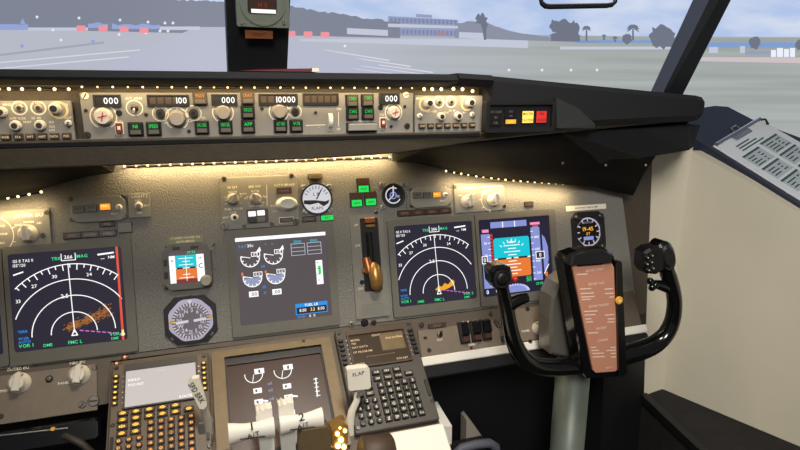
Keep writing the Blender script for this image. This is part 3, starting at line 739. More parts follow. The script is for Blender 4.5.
for x in (xe+.004, xw0, xw0+.002, .52, .60, .70, .80, .875, .892, .898):
    top = ZC+.027-.036*max(0, (x-.40))/.49; h = .020 if x < xw0+.001 else max(.042, .092-.10*(x-xw0)); e = 0
    if x > .88: e = .002 if x < .895 else .007
    yb = 1.30; yf = .852 if x < xw0+.001 else .872
    rg.append([(x, yf+e, top-.008-e), (x, yf+.008+e, top-e), (x, yb, top-.01), (x, yb, top-h), (x, yf+.012+e, top-h+e), (x, yf+e, top-h+.012+e)])
b.loft(rg, 'soft_black', smooth=False); t.part('wing', b)
rgl = [[(2*XC-p[0], p[1], p[2]) for p in r] for r in rg if r[0][0] > .5]
b = t.mb(); b.loft([[p for p in reversed(r)] for r in rgl], 'soft_black', smooth=False); t.part('wing', b)
# lower lip under the control panels
b = t.mb()
zb = lambda x: -.1045 if x < .25 else -.1045+.0225*min(1, (x-.25)/.20)+.027*max(0, (x-.45))/.43
rg = []
for x in (-.9, -.5, -.2, .0, .15, .29, .36, .43, .52, .60, .70, .80, .87):
    ztop = -.066 if x < .43 else max(-.066, zb(x)+.012)
    z0 = zb(x); ztop = max(ztop, z0+.006); rg.append([(x, .889, ZC+ztop), (x, .883, ZC+(ztop*.7+z0*.3)), (x, .888, ZC+z0+.003), (x, .897, ZC+z0), (x, 1.08, ZC+z0+.004), (x, 1.08, ZC+ztop)])
b.loft(rg, 'band_brown', smooth=False); t.part('lower_lip', b, label='brown lower lip under the control panels')
b = t.mb(); xm0 = -.30
b.loft([[(x, .884, ZC-.0665), (x, .880, ZC-.069), (x, .881, ZC-.0745), (x, .888, ZC-.076)] for x in (-.9, .43)], 'black', smooth=False); t.part('trim_bead', b, label='black bead along the foot of the control panels')
# end block under the right wing
b = t.mb()
b.loft([[atY(px, py, yy) for px, py, yy in r] for r in (((560, 132, .905), (600, 160, .97), (600, 170, 1.05), (560, 135, 1.05)), ((640, 128, .905), (640, 158, .93), (640, 158, 1.06), (640, 130, 1.06)), ((688, 124, .905), (689, 150, .91), (680, 152, 1.06), (680, 126, 1.06)), ((700, 125, .92), (693, 147, .925), (689, 150, 1.06), (700, 126, 1.06)))], 'soft_black', smooth=False); t.part('end_block', b)
# glossy vinyl shroud swelling down from the lip to the panel
def shroud(sgn):
    st = [(.345, .137, .2), (.385, .141, .35), (.44, .153, .6), (.52, .170, .8), (.62, .183, 1.), (.73, .197, 1.), (.80, .206, 1.), (.86, .222, .95), (.897, .230, .85)]
    rg = []
    if sgn < 0: st = [(x, v, k*1.6) for x, v, k in st]
    for x, v, k in st:
        p = MIP.o-MIP.Y*(v+.002)+MIP.Z*.004; zz = ZC+zb(x)
        pts = [(.905, zz+.004), (.915-.0*k, zz-.010*k), (.955, zz-.030*k-.006), (1.02, zz*.35+p.z*.65-.012*k), (p.y-.03, p.z-.006*k), (p.y, p.z), (p.y+.002, p.z+.022), (1.0, zz+.002)]
        rg.append([((x if sgn > 0 else 2*XC-x), yy, z) for yy, z in pts])
    bb = t.mb(); bb.loft(rg if sgn > 0 else [list(reversed(r)) for r in rg], 'vinyl_black'); return bb
t.part('shroud', shroud(1), label='glossy black vinyl shroud'); t.part('shroud', shroud(-1), label='glossy black vinyl shroud')
for px, py in ((562, 163), (605, 165), (592, 131), (645, 165), (545, 130), (670, 146)):
    p = atY(px, py, .93); b = t.mb(); b.lathe(0, 0, [(.0025, 0), (.002, .0015), (.0008, .002)], 'silver', 10); b.v = [t.W.inverted() @ (p+Vector((v.x, -v.z-.002, v.y))) for v in [t.W @ v for v in b.v]]; t.part('fastener', b)

# ================================================================== LED STRIPS
def led_strip(label, pts, group='warm LED strips under the glareshield', dimk=None, back=True, nrm=Vector((0, -1, .1)), rad=.0021):
    c = sum(pts, Vector())/len(pts)
    th = T('led_strip', label, 'LED strip', base=c, group=group)
    if back: bb = th.mb(); bb.tube(pts, .0016, 'black', 6, .5); th.part('backing_tape', bb)
    for k, p in enumerate(pts):
        bb = MB(); bb.M = th.W.inverted() @ Matrix.Translation(p+nrm*.003)
        bb.lathe(0, 0, [(rad*.2, -rad), (rad*.8, -rad*.6), (rad, 0), (rad*.8, rad*.6), (rad*.2, rad)], 'led_dim' if dimk and k % dimk else 'led_warm', 10); th.part('led', bb)
    return th
def lamp_area(name, a, b_, direc, power, width=.006, col=(1, .73, .37), spread=180):
    a, b_ = Vector(a), Vector(b_); L = (b_-a).length
    ld = bpy.data.lights.new(name, 'AREA'); ld.shape = 'RECTANGLE'; ld.size = L; ld.size_y = width; ld.energy = power; ld.color = col; ld.spread = math.radians(spread)
    o = bpy.data.objects.new(name, ld); COL.objects.link(o)
    x = (b_-a).normalized(); z = -Vector(direc).normalized(); z = (z-x*z.dot(x)).normalized(); y = z.cross(x)
    mm = Matrix((x, y, z)).transposed().to_4x4(); mm.translation = (a+b_)/2; o.matrix_world = mm; return o
def on(fr, x, y, h): return fr.o+fr.X*x+fr.Y*y+fr.Z*h
cl = [on(MIP, -.145+.0186*k, -.1348, .004) for k in range(27)]
led_strip('warm LED strip along the top edge of the main instrument panel', cl, dimk=2)
lamp_area('led_glow_center', cl[0]+Vector((0, -.016, .012)), cl[-1]+Vector((0, -.016, .012)), (0, .42, -1), .85)
ptsr = [on(MIP, MIP.loc(px, py)[0], MIP.loc(px, py)[1]-.003, .008) for px, py in ((444, 170), (452, 171.5), (459, 172.7), (466, 174), (474, 175), (481, 176), (489, 177), (496, 178), (503, 178.6), (511, 179.5), (518, 180), (525, 180.5), (532, 181), (539, 181.5), (546, 182), (553, 182.4), (560, 182.8), (567, 183))]
led_strip('warm LED strip curving under the black shroud on the right', ptsr, dimk=2)
lamp_area('led_glow_right', ptsr[0]+Vector((0, -.022, -.018)), ptsr[-1]+Vector((0, -.022, -.018)), (0, .6, -1), .30)
ptsl = [on(MIP, MIP.loc(px, py)[0], MIP.loc(px, py)[1]-.002, .008) for px, py in ((-30, 206), (-14, 202), (0, 198.5), (10, 197), (20, 195.5), (31, 193.5), (43, 191))]
led_strip('warm LED strip under the black shroud on the left', ptsl)
lamp_area('led_glow_left', ptsl[0]+Vector((0, -.022, -.016)), ptsl[-1]+Vector((0, -.022, -.016)), (0, .6, -1), .10)
mx0, mx1 = MCP.loc(84, 92)[0], MCP.loc(410, 90)[0]
mp_ = [Vector((mx0+(mx1-mx0)*k/25, .893, ZC+.0035)) for k in range(26)]
led_strip('warm LED strip over the central autopilot panel', mp_, dimk=2, rad=.0014)
lamp_area('led_glow_autopilot', mp_[0]+Vector((0, -.022, -.001)), mp_[-1]+Vector((0, -.022, -.001)), (0, .75, -1), .25)
el = [Vector((MCP.loc(px, 94)[0], .893, ZC+.0005)) for px in (2, 12, 25, 42, 57, 71)]
led_strip('warm LED strip over the left radio panel on the glareshield', el)
lamp_area('led_glow_left_radio', el[0]+Vector((-.03, -.022, -.001)), el[-1]+Vector((0, -.022, -.001)), (0, .75, -1), .06)
er = [Vector((MCP.loc(px, 90)[0], .893, ZC+z)) for px, z in ((422, .002), (430, .002), (439, .002), (451, .0025), (460, .002), (470, -.001))]
led_strip('warm LED strip over the right radio panel on the glareshield', er, rad=.0028)
lamp_area('led_glow_right_radio', er[0]+Vector((0, -.022, -.001)), er[-1]+Vector((.01, -.022, -.001)), (0, .75, -1), .075)

# ================================================================== AUTOPILOT MODE PANEL
PENDING = []
def panel(name, label, cat, fr, x0, y0, x1, y1, m, th=.004, r=.002, group=None, z0=.0003, cut=0.):
    c, hw, hh = mid(fr, x0, y0, x1, y1)
    t = T(name, label, cat, fr, c, group=group); b = MB()
    if cut: b.extrude(cut_rect(-hw, -hh, hw, hh, cut), z0, th, m, .0008)
    else: b.rbox(-hw, -hh, hw, hh, z0, th, m, r, .0008)
    t.face = b; PENDING.append(t); t.hw = hw; t.hh = hh; t.th = th; return t
MF = Frame((0, .9, ZC), 0)
t = panel('autopilot_panel', 'long grey autopilot mode panel with white digits and green lit buttons', 'autopilot panel', MF, 80, 92.5, 412, 137.5, 'mcp_gray', .006)
Z = t.th
def px2(t, a, b_): return t.l(a, b_, t.th)
def win(x0, y0, x1, y1, s, sl=None): p, q_ = px2(t, x0, y1), px2(t, x1, y0); window_digits(t, p[0], p[1], q_[0], q_[1], Z, s, sl)
win(95.5, 96, 119, 105.5, '000'); win(149, 96, 187.5, 105, '100', 5); win(213, 95.5, 235.5, 104.5, '000'); win(260, 95, 296, 104, '10000', 5); win(304, 94.5, 337, 104, None, 5); win(380, 94, 398, 103, '000')
b = MB()
for px, py, r in ((103.5, 116.5, .0165), (177, 118.5, .0155), (223, 112.5, .0145), (279, 111.5, .0145), (393.5, 112.5, .014)):
    x, y = px2(t, px, py); b.arc(x, y, r, -60, 240, .0016, Z+.0003, 'lettering', 24)
for px, py, r in ((160.5, 113.5, .0105), (193.5, 113.2, .0105), (295, 111.5, .0095), (134.5, 108, .0105)):
    x, y = px2(t, px, py); b.arc(x, y, r, 0, 360, .0013, Z+.0003, 'lettering', 24)
for px, py, s in ((133.5, 98.3, 'A/T ARM'), (107, 127.3, '-'), (160, 107.5, 'C/O'), (223, 120.5, '10 30'), (203.5, 117.6, 'SEL'), (203, 119.5, '-'), (319, 127, '-'), (301, 115, '+'), (339, 109, 'DN'), (338.5, 129, 'UP'), (382, 114.7, 'F/D'), (119.5, 121.5, 'F/D'), (119.5, 134.2, 'OFF'), (382, 128.5, 'OFF'), (361, 121, 'DISENGAGE')):
    x, y = px2(t, px, py); b.text(s, x, y, Z+.0003, .0034, 'lettering')
for a, c in (((164, 123), (168, 122.4)), ((187, 121.7), (192, 121.5)), ((212, 106), (215, 109)), ((236, 105), (231, 108)), ((177, 106), (177, 109.5)), ((103.5, 106.5), (103.5, 109)), ((306, 125.4), (325, 124.8)), ((338.5, 112), (338.5, 126))):
    b.line([px2(t, *a), px2(t, *c)], .0012, Z+.0003, 'lettering')
t.part('lettering', b)
for px, py, r, h in ((103.5, 116.5, .0112, .011), (177, 118.5, .0108, .011), (223, 112.5, .0104, .011), (279, 111.5, .0104, .011), (393.5, 112.5, .0096, .011)):
    x, y = px2(t, px, py); o_ = round_knob(t, x, y, Z, r, h, 'knob_white' if px in (103.5, 393.5) else 'knob_gray')
    if px in (103.5, 393.5):
        bb = MB(); bb.line([(x-r*.5, y-r*.1), (x+r*.5, y+r*.15)], .0014, Z+h+.0006, 'red_plastic'); bb.line([(x-.1*r, y-.5*r), (x+.1*r, y+.5*r)], .0014, Z+h+.0006, 'red_plastic'); t.part('red_mark', bb, o_)
for px, py, r in ((160.5, 113.5, .006), (193.5, 113.2, .006), (295, 111.5, .0055)):
    x, y = px2(t, px, py); round_knob(t, x, y, Z, r, .008, 'dark_metal', 'slot', .5)
x, y = px2(t, 134.5, 108); toggle(t, x, y, Z, .014, -.3, 'knob_white', 'dark_metal', .005)
for px, py in ((119, 113), (380.5, 107.5)): x, y = px2(t, px, py); b = MB(); b.cyl(x, y, Z-.001, Z+.001, .0042, 'slot', 14); t.part('jack_hole', b)
for px, py in ((119.5, 128), (382.5, 122.5)):
    x, y = px2(t, px, py); b = MB(); b.rbox(x-.0055, y-.0085, x+.0055, y+.0085, Z, Z+.0025, 'lettering', .001); b.rbox(x-.0042, y-.007, x+.0042, y+.007, Z+.0025, Z+.006, 'rocker_red', .001, .001); b.rect(x-.002, y-.002, x+.002, y+.003, Z+.0062, 'lettering'); t.part('rocker_switch', b)
for px, py, s, on_ in ((136, 129, 'N1', 1), (154, 128.7, 'SPEED', 1), (200, 98.5, 'VNAV', 2), (202, 127.4, 'LVL CHG', 1), (225.5, 127, 'HDG SEL', 1), (247.5, 98, 'LNAV', 2), (247.7, 112.3, 'VOR LOC', 1), (248, 126.5, 'APP', 1), (280.3, 126, 'ALT HLD', 1), (296, 125.8, 'V/S', 1), (351.5, 101, 'CMD', 3), (367, 100.5, 'CMD', 3), (352, 114, 'CWS', 1), (367.5, 113.6, 'CWS', 1)):
    x, y = px2(t, px, py); light_button(t, x, y, .0200, .0195, Z, s, 'e_lamp_green' if on_ in (1, 3) else 'e_lit_orange', rim='band_brown' if on_ == 2 else 'black', top='dark_brown' if on_ > 1 else 'key_black')
x0, y0 = px2(t, 326.5, 131.5); x1, y1 = px2(t, 334, 109.5)
b = MB(); b.rbox(x0, y0, x1, y1, Z, Z+.0012, 'mcp_gray', .001); b.M = Matrix.Translation(((x0+x1)/2, (y0+y1)/2, Z-.004)) @ Matrix.Rotation(PI/2, 4, 'Y'); b.cyl(0, 0, -.003, .003, .0125, 'ivory', 26); t.part('thumbwheel', b)
x0, y0 = px2(t, 346, 132.5); x1, y1 = px2(t, 376, 122.5)
b = MB(); b.rbox(x0, y0, x1, y1, Z, Z+.004, 'black', .001); b.rbox(x0+.002, y0+.003, x1-.001, y1-.001, Z+.004, Z+.012, 'mcp_gray', .001, .001); t.part('disengage_bar', b)
for px, py, m_ in ((85, 96, 'lettering'), (86, 110.5, 'dark_metal'), (87, 135, 'dark_metal'), (406, 95, 'lettering'), (404.5, 106.5, 'dark_metal'), (407, 126, 'dark_metal'), (391, 126.5, 'dark_metal'), (146, 114.5, 'dark_metal'), (189, 131, 'dark_metal'), (262, 108.5, 'dark_metal'), (315.5, 112.5, 'dark_metal')):
    x, y = px2(t, px, py); screw(t, x, y, Z, .005 if px in (85, 87, 406, 407) else .0026, m_)

# ---- the two radio / EFIS panels on the glareshield
def efis(label, x0, y0, x1, y1, knobs, rings_, nuts, small, btns, words):
    t = panel('display_control_panel', label, 'control panel', MF, x0, y0, x1, y1, 'mcp_gray', .008, .0015)
    Z = t.th; b = MB()
    for px, py, s in words: x, y = px2(t, px, py); b.text(s, x, y, Z+.0003, .0032, 'lettering')
    for px, py in rings_: x, y = px2(t, px, py); b.arc(x, y, .0085, 0, 360, .0018, Z+.0003, 'lettering', 24)
    for px, py, side in knobs: x, y = px2(t, px, py); b.arc(x+side*.004, y-.002, .0105, 0, 360, .003, Z+.0003, 'pale_line', 24)
    t.part('lettering', b)
    for px, py in rings_: x, y = px2(t, px, py); round_knob(t, x, y, Z, .0045, .003, 'knob_gray', 'dark_metal', .6)
    for px, py, side in knobs: x, y = px2(t, px, py); round_knob(t, x, y, Z, .0072, .010, 'knob_white', 'black', .62)
    for px, py in nuts: x, y = px2(t, px, py); round_knob(t, x, y, Z, .0066, .008, 'knob_white', 'dark_metal', .55)
    for px, py in small: x, y = px2(t, px, py); toggle(t, x, y, Z, .009, -.2, 'silver', 'lettering', .0045)
    for (px, py), s in zip(btns, ('WXR', 'STA', 'WPT', 'ARPT', 'DATA', 'POS', 'TERR')):
        x, y = px2(t, px, py); bb = MB(); bb.rbox(x-.0055, y-.0042, x+.0055, y+.0042, Z, Z+.005, 'dark_brown', .001, .001); bb.text(s, x, y, Z+.0052, .0028, 'e_text_warm', sq=.85); t.part('push_button', bb)
    return t
efis('grey display control panel at the far left end of the glareshield', -70, 101, 77, 140, [(55, 108.5, 1), (-40, 110, 1)], [(19.5, 108), (38.5, 108)], [(16, 125.5), (40.5, 125.2), (2, 112)], [(68.5, 123)], [(6.5, 137), (19, 136.7), (31, 136.5), (43, 136.3), (55, 136), (67, 135.7)],
     [(19, 102.5), (38, 102.3), (61, 103), (7, 104.5), (66.5, 104.5)] and [(19, 102.7, 'FPV'), (38, 102.4, 'MTRS'), (58, 103, 'BARO'), (66, 104.5, 'IN'), (7, 104.7, 'MINS'), (13, 118.5, 'APP'), (22, 118.4, 'VOR'), (27.5, 122, 'MAP'), (36, 118, '20 40'), (51.5, 122, '160'), (52, 126.5, '320'), (52, 130, '640'), (68, 117.7, 'ADF'), (61, 124, '-')])
efis('grey display control panel beside the red and yellow warning lights', 413.5, 95.5, 479.5, 131, [(428, 103, -1), (469.5, 102.5, -1)], [(438.8, 102.3), (451, 102)], [(440.5, 116.5), (457.5, 116)], [(419.5, 116), (472, 114.5)], [(421.5, 125.8), (430, 125.6), (438.5, 125.5), (447, 125.3), (455.5, 125.1), (463.5, 125), (471.5, 124.8)],
     [(419, 98.5, 'MINS'), (438, 97, 'FPV'), (450, 97, 'MTRS'), (464, 97, 'BARO'), (431, 111.5, 'APP VOR'), (446, 112.5, 'PLN'), (452, 110.5, '20 40'), (464, 112.5, '160'), (426, 115, '-'), (466.5, 115.5, '-')])

# ---- warning light unit on the right wing
WF = Frame((0, .868, ZC), 0)
t = panel('master_caution_unit', 'black warning unit with lit yellow and red square lights on the glareshield', 'warning light', WF, 484, 101, 551, 131, 'black', .002, .003, z0=-.006)
b = MB(); ho = rrect(-t.hw, -t.hh, t.hw, t.hh, .003); hi = rrect(-t.hw+.006, -t.hh+.006, t.hw-.006, t.hh-.006, .002); b.frame(ho, hi, .002, .010, 'black', -.001); t.part('hood_frame', b)
def wl(px0, py0, px1, py1, m_, txt=(), nm='warning_light', tm='e_warn_text', lab=None, z=.002):
    p, q_ = t.l(px0, py1), t.l(px1, py0); b = MB(); b.rbox(p[0], p[1], q_[0], q_[1], z, z+.003, 'black', .001); b.rect(p[0]+.0008, p[1]+.0008, q_[0]-.0008, q_[1]-.0008, z+.0034, m_)
    for k, s in enumerate(txt): b.text(s, (p[0]+q_[0])/2, q_[1]+(p[1]-q_[1])*(k+.5)/len(txt), z+.0038, (q_[1]-p[1])/len(txt)*.4, tm, sq=.8)
    return t.part(nm, b, label=lab)
wl(488, 109, 501, 125.5, 'slot', ('FLT CONT', 'IRS', 'FUEL'), 'caution_legend'); wl(503, 109, 516, 118, 'slot', ('ELEC', 'APU'), 'caution_legend'); wl(503.5, 118.8, 515, 124.2, 'e_amber', ('OVHT',), lab='lit amber caution light', tm='e_yellow')
wl(520, 110.5, 532.5, 123.3, 'e_yellow', ('MASTER', 'CAUTION'), lab='lit yellow caution light', tm='ink'); wl(534, 110.5, 545.5, 123, 'e_red', ('FIRE', 'WARN'), lab='lit red fire warning light', tm='ink')
f0, f1, f2 = t.l(553, 97.5), t.l(596, 124.5), t.l(553, 128)
b = MB(); b.add([(f0[0], f0[1], -.006), (f2[0], f2[1], -.006), (f1[0], f1[1], -.006), (f1[0]-.004, f1[1]-.006, -.006), (f0[0], f0[1], .010), (f2[0], f2[1], .012), (f1[0], f1[1], -.001), (f1[0]-.004, f1[1]-.006, -.001), ((f0[0]*.45+f1[0]*.55), f0[1]*.62+f1[1]*.38, .002), ((f0[0]*.45+f1[0]*.55), f0[1]*.62+f1[1]*.38, -.006)], [(4, 5, 7, 6, 8), (0, 4, 8, 9), (9, 8, 6, 2), (5, 1, 3, 7), (0, 1, 5, 4), (7, 3, 2, 6)], 'fairing'); t.part('side_fairing', b)

# ---- centre post instrument, folder, sun visor frame
CF_ = Frame(atY(257, 40, 1.235), math.radians(-10))
CF_.M.translation = CF_.o = atY(257, 30, 1.225)
t = panel('standby_compass', 'green grey square compass unit with red scale on the center post', 'compass', CF_, 234, -26, 289, 28, 'green_gray', .012, .004, z0=-.008)
b = MB(); b.frame(circ(0, 0, t.hw*.86, 32), circ(0, 0, t.hw*.78, 32), t.th, t.th+.003, 'green_gray'); t.part('bezel', b)
x0, y0 = t.l(248, 13, .012); x1, y1 = t.l(276, -18, .012)
b = MB(); b.rbox(x0, y0, x1, y1, t.th+.0004, t.th+.002, 'black', .006); b.rect(x0+.003, y0+.006, x1-.003, y1-.004, t.th+.0024, 'annun', .004)
for k, s in enumerate(('N 3', '24 21 18', '33 30 27')):
    b.text(s, (x0+x1)/2, y0+.016+.014*k, t.th+.0028, .008, 'red_plastic')
b.rect(x0+.006, y0+.001, x1-.002, y0+.008, t.th+.003, 'e_white'); t.part('compass_window', b)
for px, py in ((243, 24), (284, 23), (239, -20), (286, -20)): x, y = t.l(px, py, .012); screw(t, x, y, t.th, .0045, 'silver')
c, hw, hh = mid(CF_, 245, 30, 273, 39)
b = MB(); b.rbox(-hw, -hh, hw, hh, -.008, -.001, 'copper', .001); b.text('LIGHT', 0, 0, -.0006, hh*.8, 'annun'); solo('copper_placard', 'small copper coloured placard below the compass on the center post', 'placard', b, CF_, c)
t = T('folder', 'dark red folder lying on top of the glareshield by the center post', 'folder', base=(.14, .90, ZC+.0265))
b = t.mb(); xa, xb = atY(238, 72, .87).x, atY(316, 72, .87).x
b.hexa([(xa, .87, ZC+.0266), (xb, .872, ZC+.0266), (xb, 1.05, ZC+.0266), (xa, 1.05, ZC+.0266)], [(xa+.03, .87, ZC+.0295), (xb, .872, ZC+.0315), (xb, 1.05, ZC+.0315), (xa+.03, 1.05, ZC+.0295)], 'maroon'); t.part('cover', b)
b = t.mb(); b.box(xb-.006, .868, ZC+.0265, xb+.004, 1.0, ZC+.032, 'ivory'); t.part('page_edge', b)
b = MB(); pts = [atY(px, py, 1.0) for px, py in ((541, -260), (541, 0), (542, 4), (545, 6.5), (550, 7), (606, 6), (612, 5), (615, 2), (616, -4), (616, -260))]
c = pts[0]; b.M = Matrix.Translation(-c); b.tube(pts, .0042, 'black', 8); b.tube([p+Vector((.0, -.003, .004)) for p in pts[1:-1]], .0012, 'silver', 6)
o = b.build('sun_visor_frame'); o.location = c; tag(o, 'thin black rounded sun visor frame hanging at the top of the windshield', 'visor')

# ================================================================== DISPLAY UNITS
DW, DH = .17, .162
DV = .274
def display(name, label, x0, draw, bg, bez=(.014, .014, .013, .020), red=False, group='display units on the main panel'):
    c = (x0+DW/2, -(DV+DH/2))
    t = T(name, label, 'display', MIP, c, group=group)
    l_, r_, tp, bt = bez; b = MB()
    b.frame(rrect(-DW/2-l_, -DH/2-bt, DW/2+r_, DH/2+tp, .004), rrect(-DW/2, -DH/2, DW/2, DH/2, .004), .0003, .007, 'bezel_gray', -.0015); t.part('bezel', b)
    b = MB(); b.rect(-DW/2-.001, -DH/2-.001, DW/2+.001, DH/2+.001, .0022, bg); draw(b); t.part('screen', b); return t
D1 = -.330; D2 = .030; D3 = .337; D4 = .523
display('flight_display', 'flight display cut off at the left edge of the photo', D1-.186, lambda b: S_pfd(b, DW, DH, .0026), 's_pfd', (.014, .007, .013, .020))
display('navigation_display', 'dark navigation display with speckled brown terrain and a red vertical line', D1, lambda b: S_nd(b, DW, DH, .0026, red=True), 's_dark', (.0075, .016, .013, .022))
display('engine_display', 'grey engine display with white bar on top and four round dials', D2, lambda b: S_eicas(b, DW, DH, .0026), 's_gray', (.015, .015, .014, .020))
display('navigation_display', 'dark navigation display with a solid amber terrain patch, beside the gear lever', D3, lambda b: S_nd(b, DW, DH, .0026, amber=True), 's_dark', (.013, .0065, .013, .020))
display('flight_display', 'flight display with cyan sky and orange ground, behind the left yoke grip', D4, lambda b: S_pfd(b, DW, DH, .0026), 's_pfd', (.0075, .016, .013, .020))

# ================================================================== MAIN PANEL MODULES
def words(t, items, z=None, m='lettering'):
    b = MB()
    for px, py, s, h in items: x, y = t.l(px, py); b.text(s, x, y, (z or t.th)+.0003, h, m)
    return b
def arc_marks(b, t, px, py, r, a0, a1, n, z, w=.0012, arc=True):
    x, y = t.l(px, py)
    if arc: b.arc(x, y, r, a0, a1, w, z, 'lettering', 18)
    for k in range(n):
        a = math.radians(a0+(a1-a0)*k/(n-1)); b.line([(x+r*math.cos(a), y+r*math.sin(a)), (x+(r+.004)*math.cos(a), y+(r+.004)*math.sin(a))], w, z, 'lettering')
# display select panels
t = panel('display_select_panel', 'grey display select panel with one white knob in view, at the far left', 'control panel', MIP, -62, 214, 52.5, 245.5, 'module_gray')
b = words(t, [(29, 215.5, 'LOWER DU', .0055), (-28, 221, 'MAIN PANEL DUs', .0055), (19, 225, 'ENG', .0035), (29.5, 222, 'NORM', .0035), (40, 223, 'ND', .0035), (3, 226, 'PFD', .0035), (3, 234, 'NORM', .0035), (2, 243, 'INBD', .0035)])
arc_marks(b, t, -8, 236, .032, -60, 60, 4, t.th+.0003); t.part('lettering', b)
x, y = t.l(29, 233.5); pointer_knob(t, x, y, t.th, .0135, .018, 95); x, y = t.l(-26, 240); pointer_knob(t, x, y, t.th, .0135, .018, 95)
for p in ((47.5, 212.5), (43.5, 235.5)): screw(t, *t.l(*p))
t = panel('display_select_panel', 'grey display select panel with two white knobs above the two right displays', 'control panel', MIP, 452.5, 184, 505, 210, 'module_gray')
b = words(t, [(466, 188.3, 'LOWER DU', .0045), (491, 186.5, 'MAIN PANEL DUs', .0045), (459.5, 195.5, 'ENG', .003), (473, 194, 'ND', .003), (483, 194, 'NORM', .003), (499.5, 192, 'PFD', .003)])
arc_marks(b, t, 490, 200, .022, 90, 260, 5, t.th+.0003); t.part('lettering', b)
for p in ((466.5, 201.5), (492, 200)): x, y = t.l(*p); pointer_knob(t, x, y, t.th, .0125, .02, 95)
for p in ((454, 187), (503.5, 206.5)): screw(t, *t.l(*p))
# disengage light plates
for lab, x0, y0, x1, y1, lights, sw, txt, scs in (
    ('octagonal plate with three warning windows, beside the LIGHTS switch on the left', 70.5, 198, 127, 220, ((79.5, 209.5), (92, 208.5), (106, 207)), (119.5, 207.5), (115, 214), ((71, 199), (123.5, 197), (72.5, 219.5), (125, 216.5))),
    ('octagonal plate with three warning windows, between round dial and white knobs', 409, 188, 450.5, 206, ((416.5, 195.7), (426, 195.4), (435.5, 195)), (444, 195), (441.5, 201), ((411, 190), (446.5, 186.5), (411.5, 206), (448.5, 203)))):
    t = panel('disengage_light_plate', lab, 'indicator panel', MIP, x0, y0, x1, y1, 'module_gray', .005, cut=.009)
    b = words(t, [txt+('TEST', .0035)]); t.part('lettering', b)
    for k, p in enumerate(lights):
        x, y = t.l(*p); b = MB(); b.rbox(x-.009, y-.0062, x+.009, y+.0062, t.th, t.th+.002, 'black', .0006); b.rbox(x-.008, y-.0054, x+.008, y+.0054, t.th+.002, t.th+.004, 'e_lit_orange' if k == 2 else 'annun_gray', .0006)
        b.text(('A/P', 'A/T', 'FMC')[k], x, y+.001, t.th+.0043, .0045, 'e_yellow' if k == 2 else 'ink'); t.part('annunciator_window', b, label='lit orange window' if k == 2 else None)
    x, y = t.l(*sw); toggle(t, x, y, t.th, .011, -.1, 'silver', 'lettering', .0055)
    for p in scs: screw(t, *t.l(*p), r=.0042, z=.001)
t = panel('lights_switch_panel', 'small grey LIGHTS switch panel with a single toggle', 'control panel', MIP, 127.5, 194, 151.5, 217, 'module_gray')
t.part('lettering', words(t, [(140, 196.3, 'LIGHTS', .0055), (138.5, 200.8, 'TEST', .0032), (147, 205.5, 'BRT', .0035), (139.5, 213, 'DIM', .0035)]))
x, y = t.l(139, 206); toggle(t, x, y, t.th, .012, -.3, 'silver', 'knob_white', .007)
# unlit annunciator blocks
def ann(label, x0, y0, x1, y1, m, n=1, txt=None, tm='e_warn_text', name='annunciator'):
    c, hw, hh = mid(MIP, x0, y0, x1, y1); b = MB(); b.rbox(-hw, -hh, hw, hh, .0003, .003, 'black', .001, .0005)
    for k in range(n):
        xa = -hw+2*hw*k/n; xb_ = xa+2*hw/n; b.rbox(xa+.0012, -hh+.0012, xb_-.0012, hh-.0012, .003, .0045, m, .0005)
        if txt: b.text(txt[k % len(txt)], (xa+xb_)/2, 0, .0048, min(hh*.7, .0055), tm, sq=.8)
    return solo(name, label, 'indicator', b, MIP, c)
ann('unlit three window brown annunciator strip at lower left of the octagonal plate', 64, 234.5, 116.5, 236, 'annun', 3, ('BELOW', 'G/S', 'INHIBIT'), 'label_green') if 0 else None
c, hw, hh = mid(MIP, 64.5, 232, 116, 236.5)
def ann_c(label, px, py, w, h, m, n=1, txt=None, tm='e_warn_text'):
    c = MIP.loc(px, py); b = MB(); b.rbox(-w/2, -h/2, w/2, h/2, .0003, .003, 'black', .001, .0005)
    for k in range(n):
        xa = -w/2+w*k/n; xb_ = xa+w/n; b.rbox(xa+.0012, -h/2+.0012, xb_-.0012, h/2-.0012, .003, .0045, m, .0005)
        if txt and txt[k]: b.text(txt[k], (xa+xb_)/2, 0, .0048, min(h*.36, .005), tm, sq=.8)
    return solo('annunciator', label, 'indicator', b, MIP, c, 'annunciators on the main panel')
ann_c('unlit three window brown annunciator strip above the left navigation display', 90.5, 234.5, .082, .0115, 'annun', 3, ('SPEED', 'BRAKES', 'ARMED'))
ann_c('single small brown annunciator on top of the three window strip at left', 107.5, 224.3, .024, .009, 'dark_brown', 1, ('STAB',))
ann_c('grey square blank annunciator beside the brown strip at left', 125, 227.5, .024, .019, 'annun_gray', 1)
ann_c('unlit brown annunciator strip above the right navigation display', 424.5, 212, .118, .0125, 'annun', 4, ('GPWS', 'FLAP', 'GEAR', 'TERR'))
ann_c('small amber annunciator above the round flap gauge', 315, 176.5, .027, .010, 'bronze', 1, ('LE FLAPS',), 'ink')
ann_c('small brown annunciator below the round flap gauge', 309, 219, .027, .011, 'dark_brown', 1, ('TRANSIT',))
ann_c('lit green annunciator below the round flap gauge', 327, 217.8, .026, .012, 'e_lamp_green', 1, ('EXT',), 'key_black')
ann_c('tiny brown annunciator above the flight display at right', 528.5, 204.3, .022, .012, 'dark_brown', 1, ('G/S',))
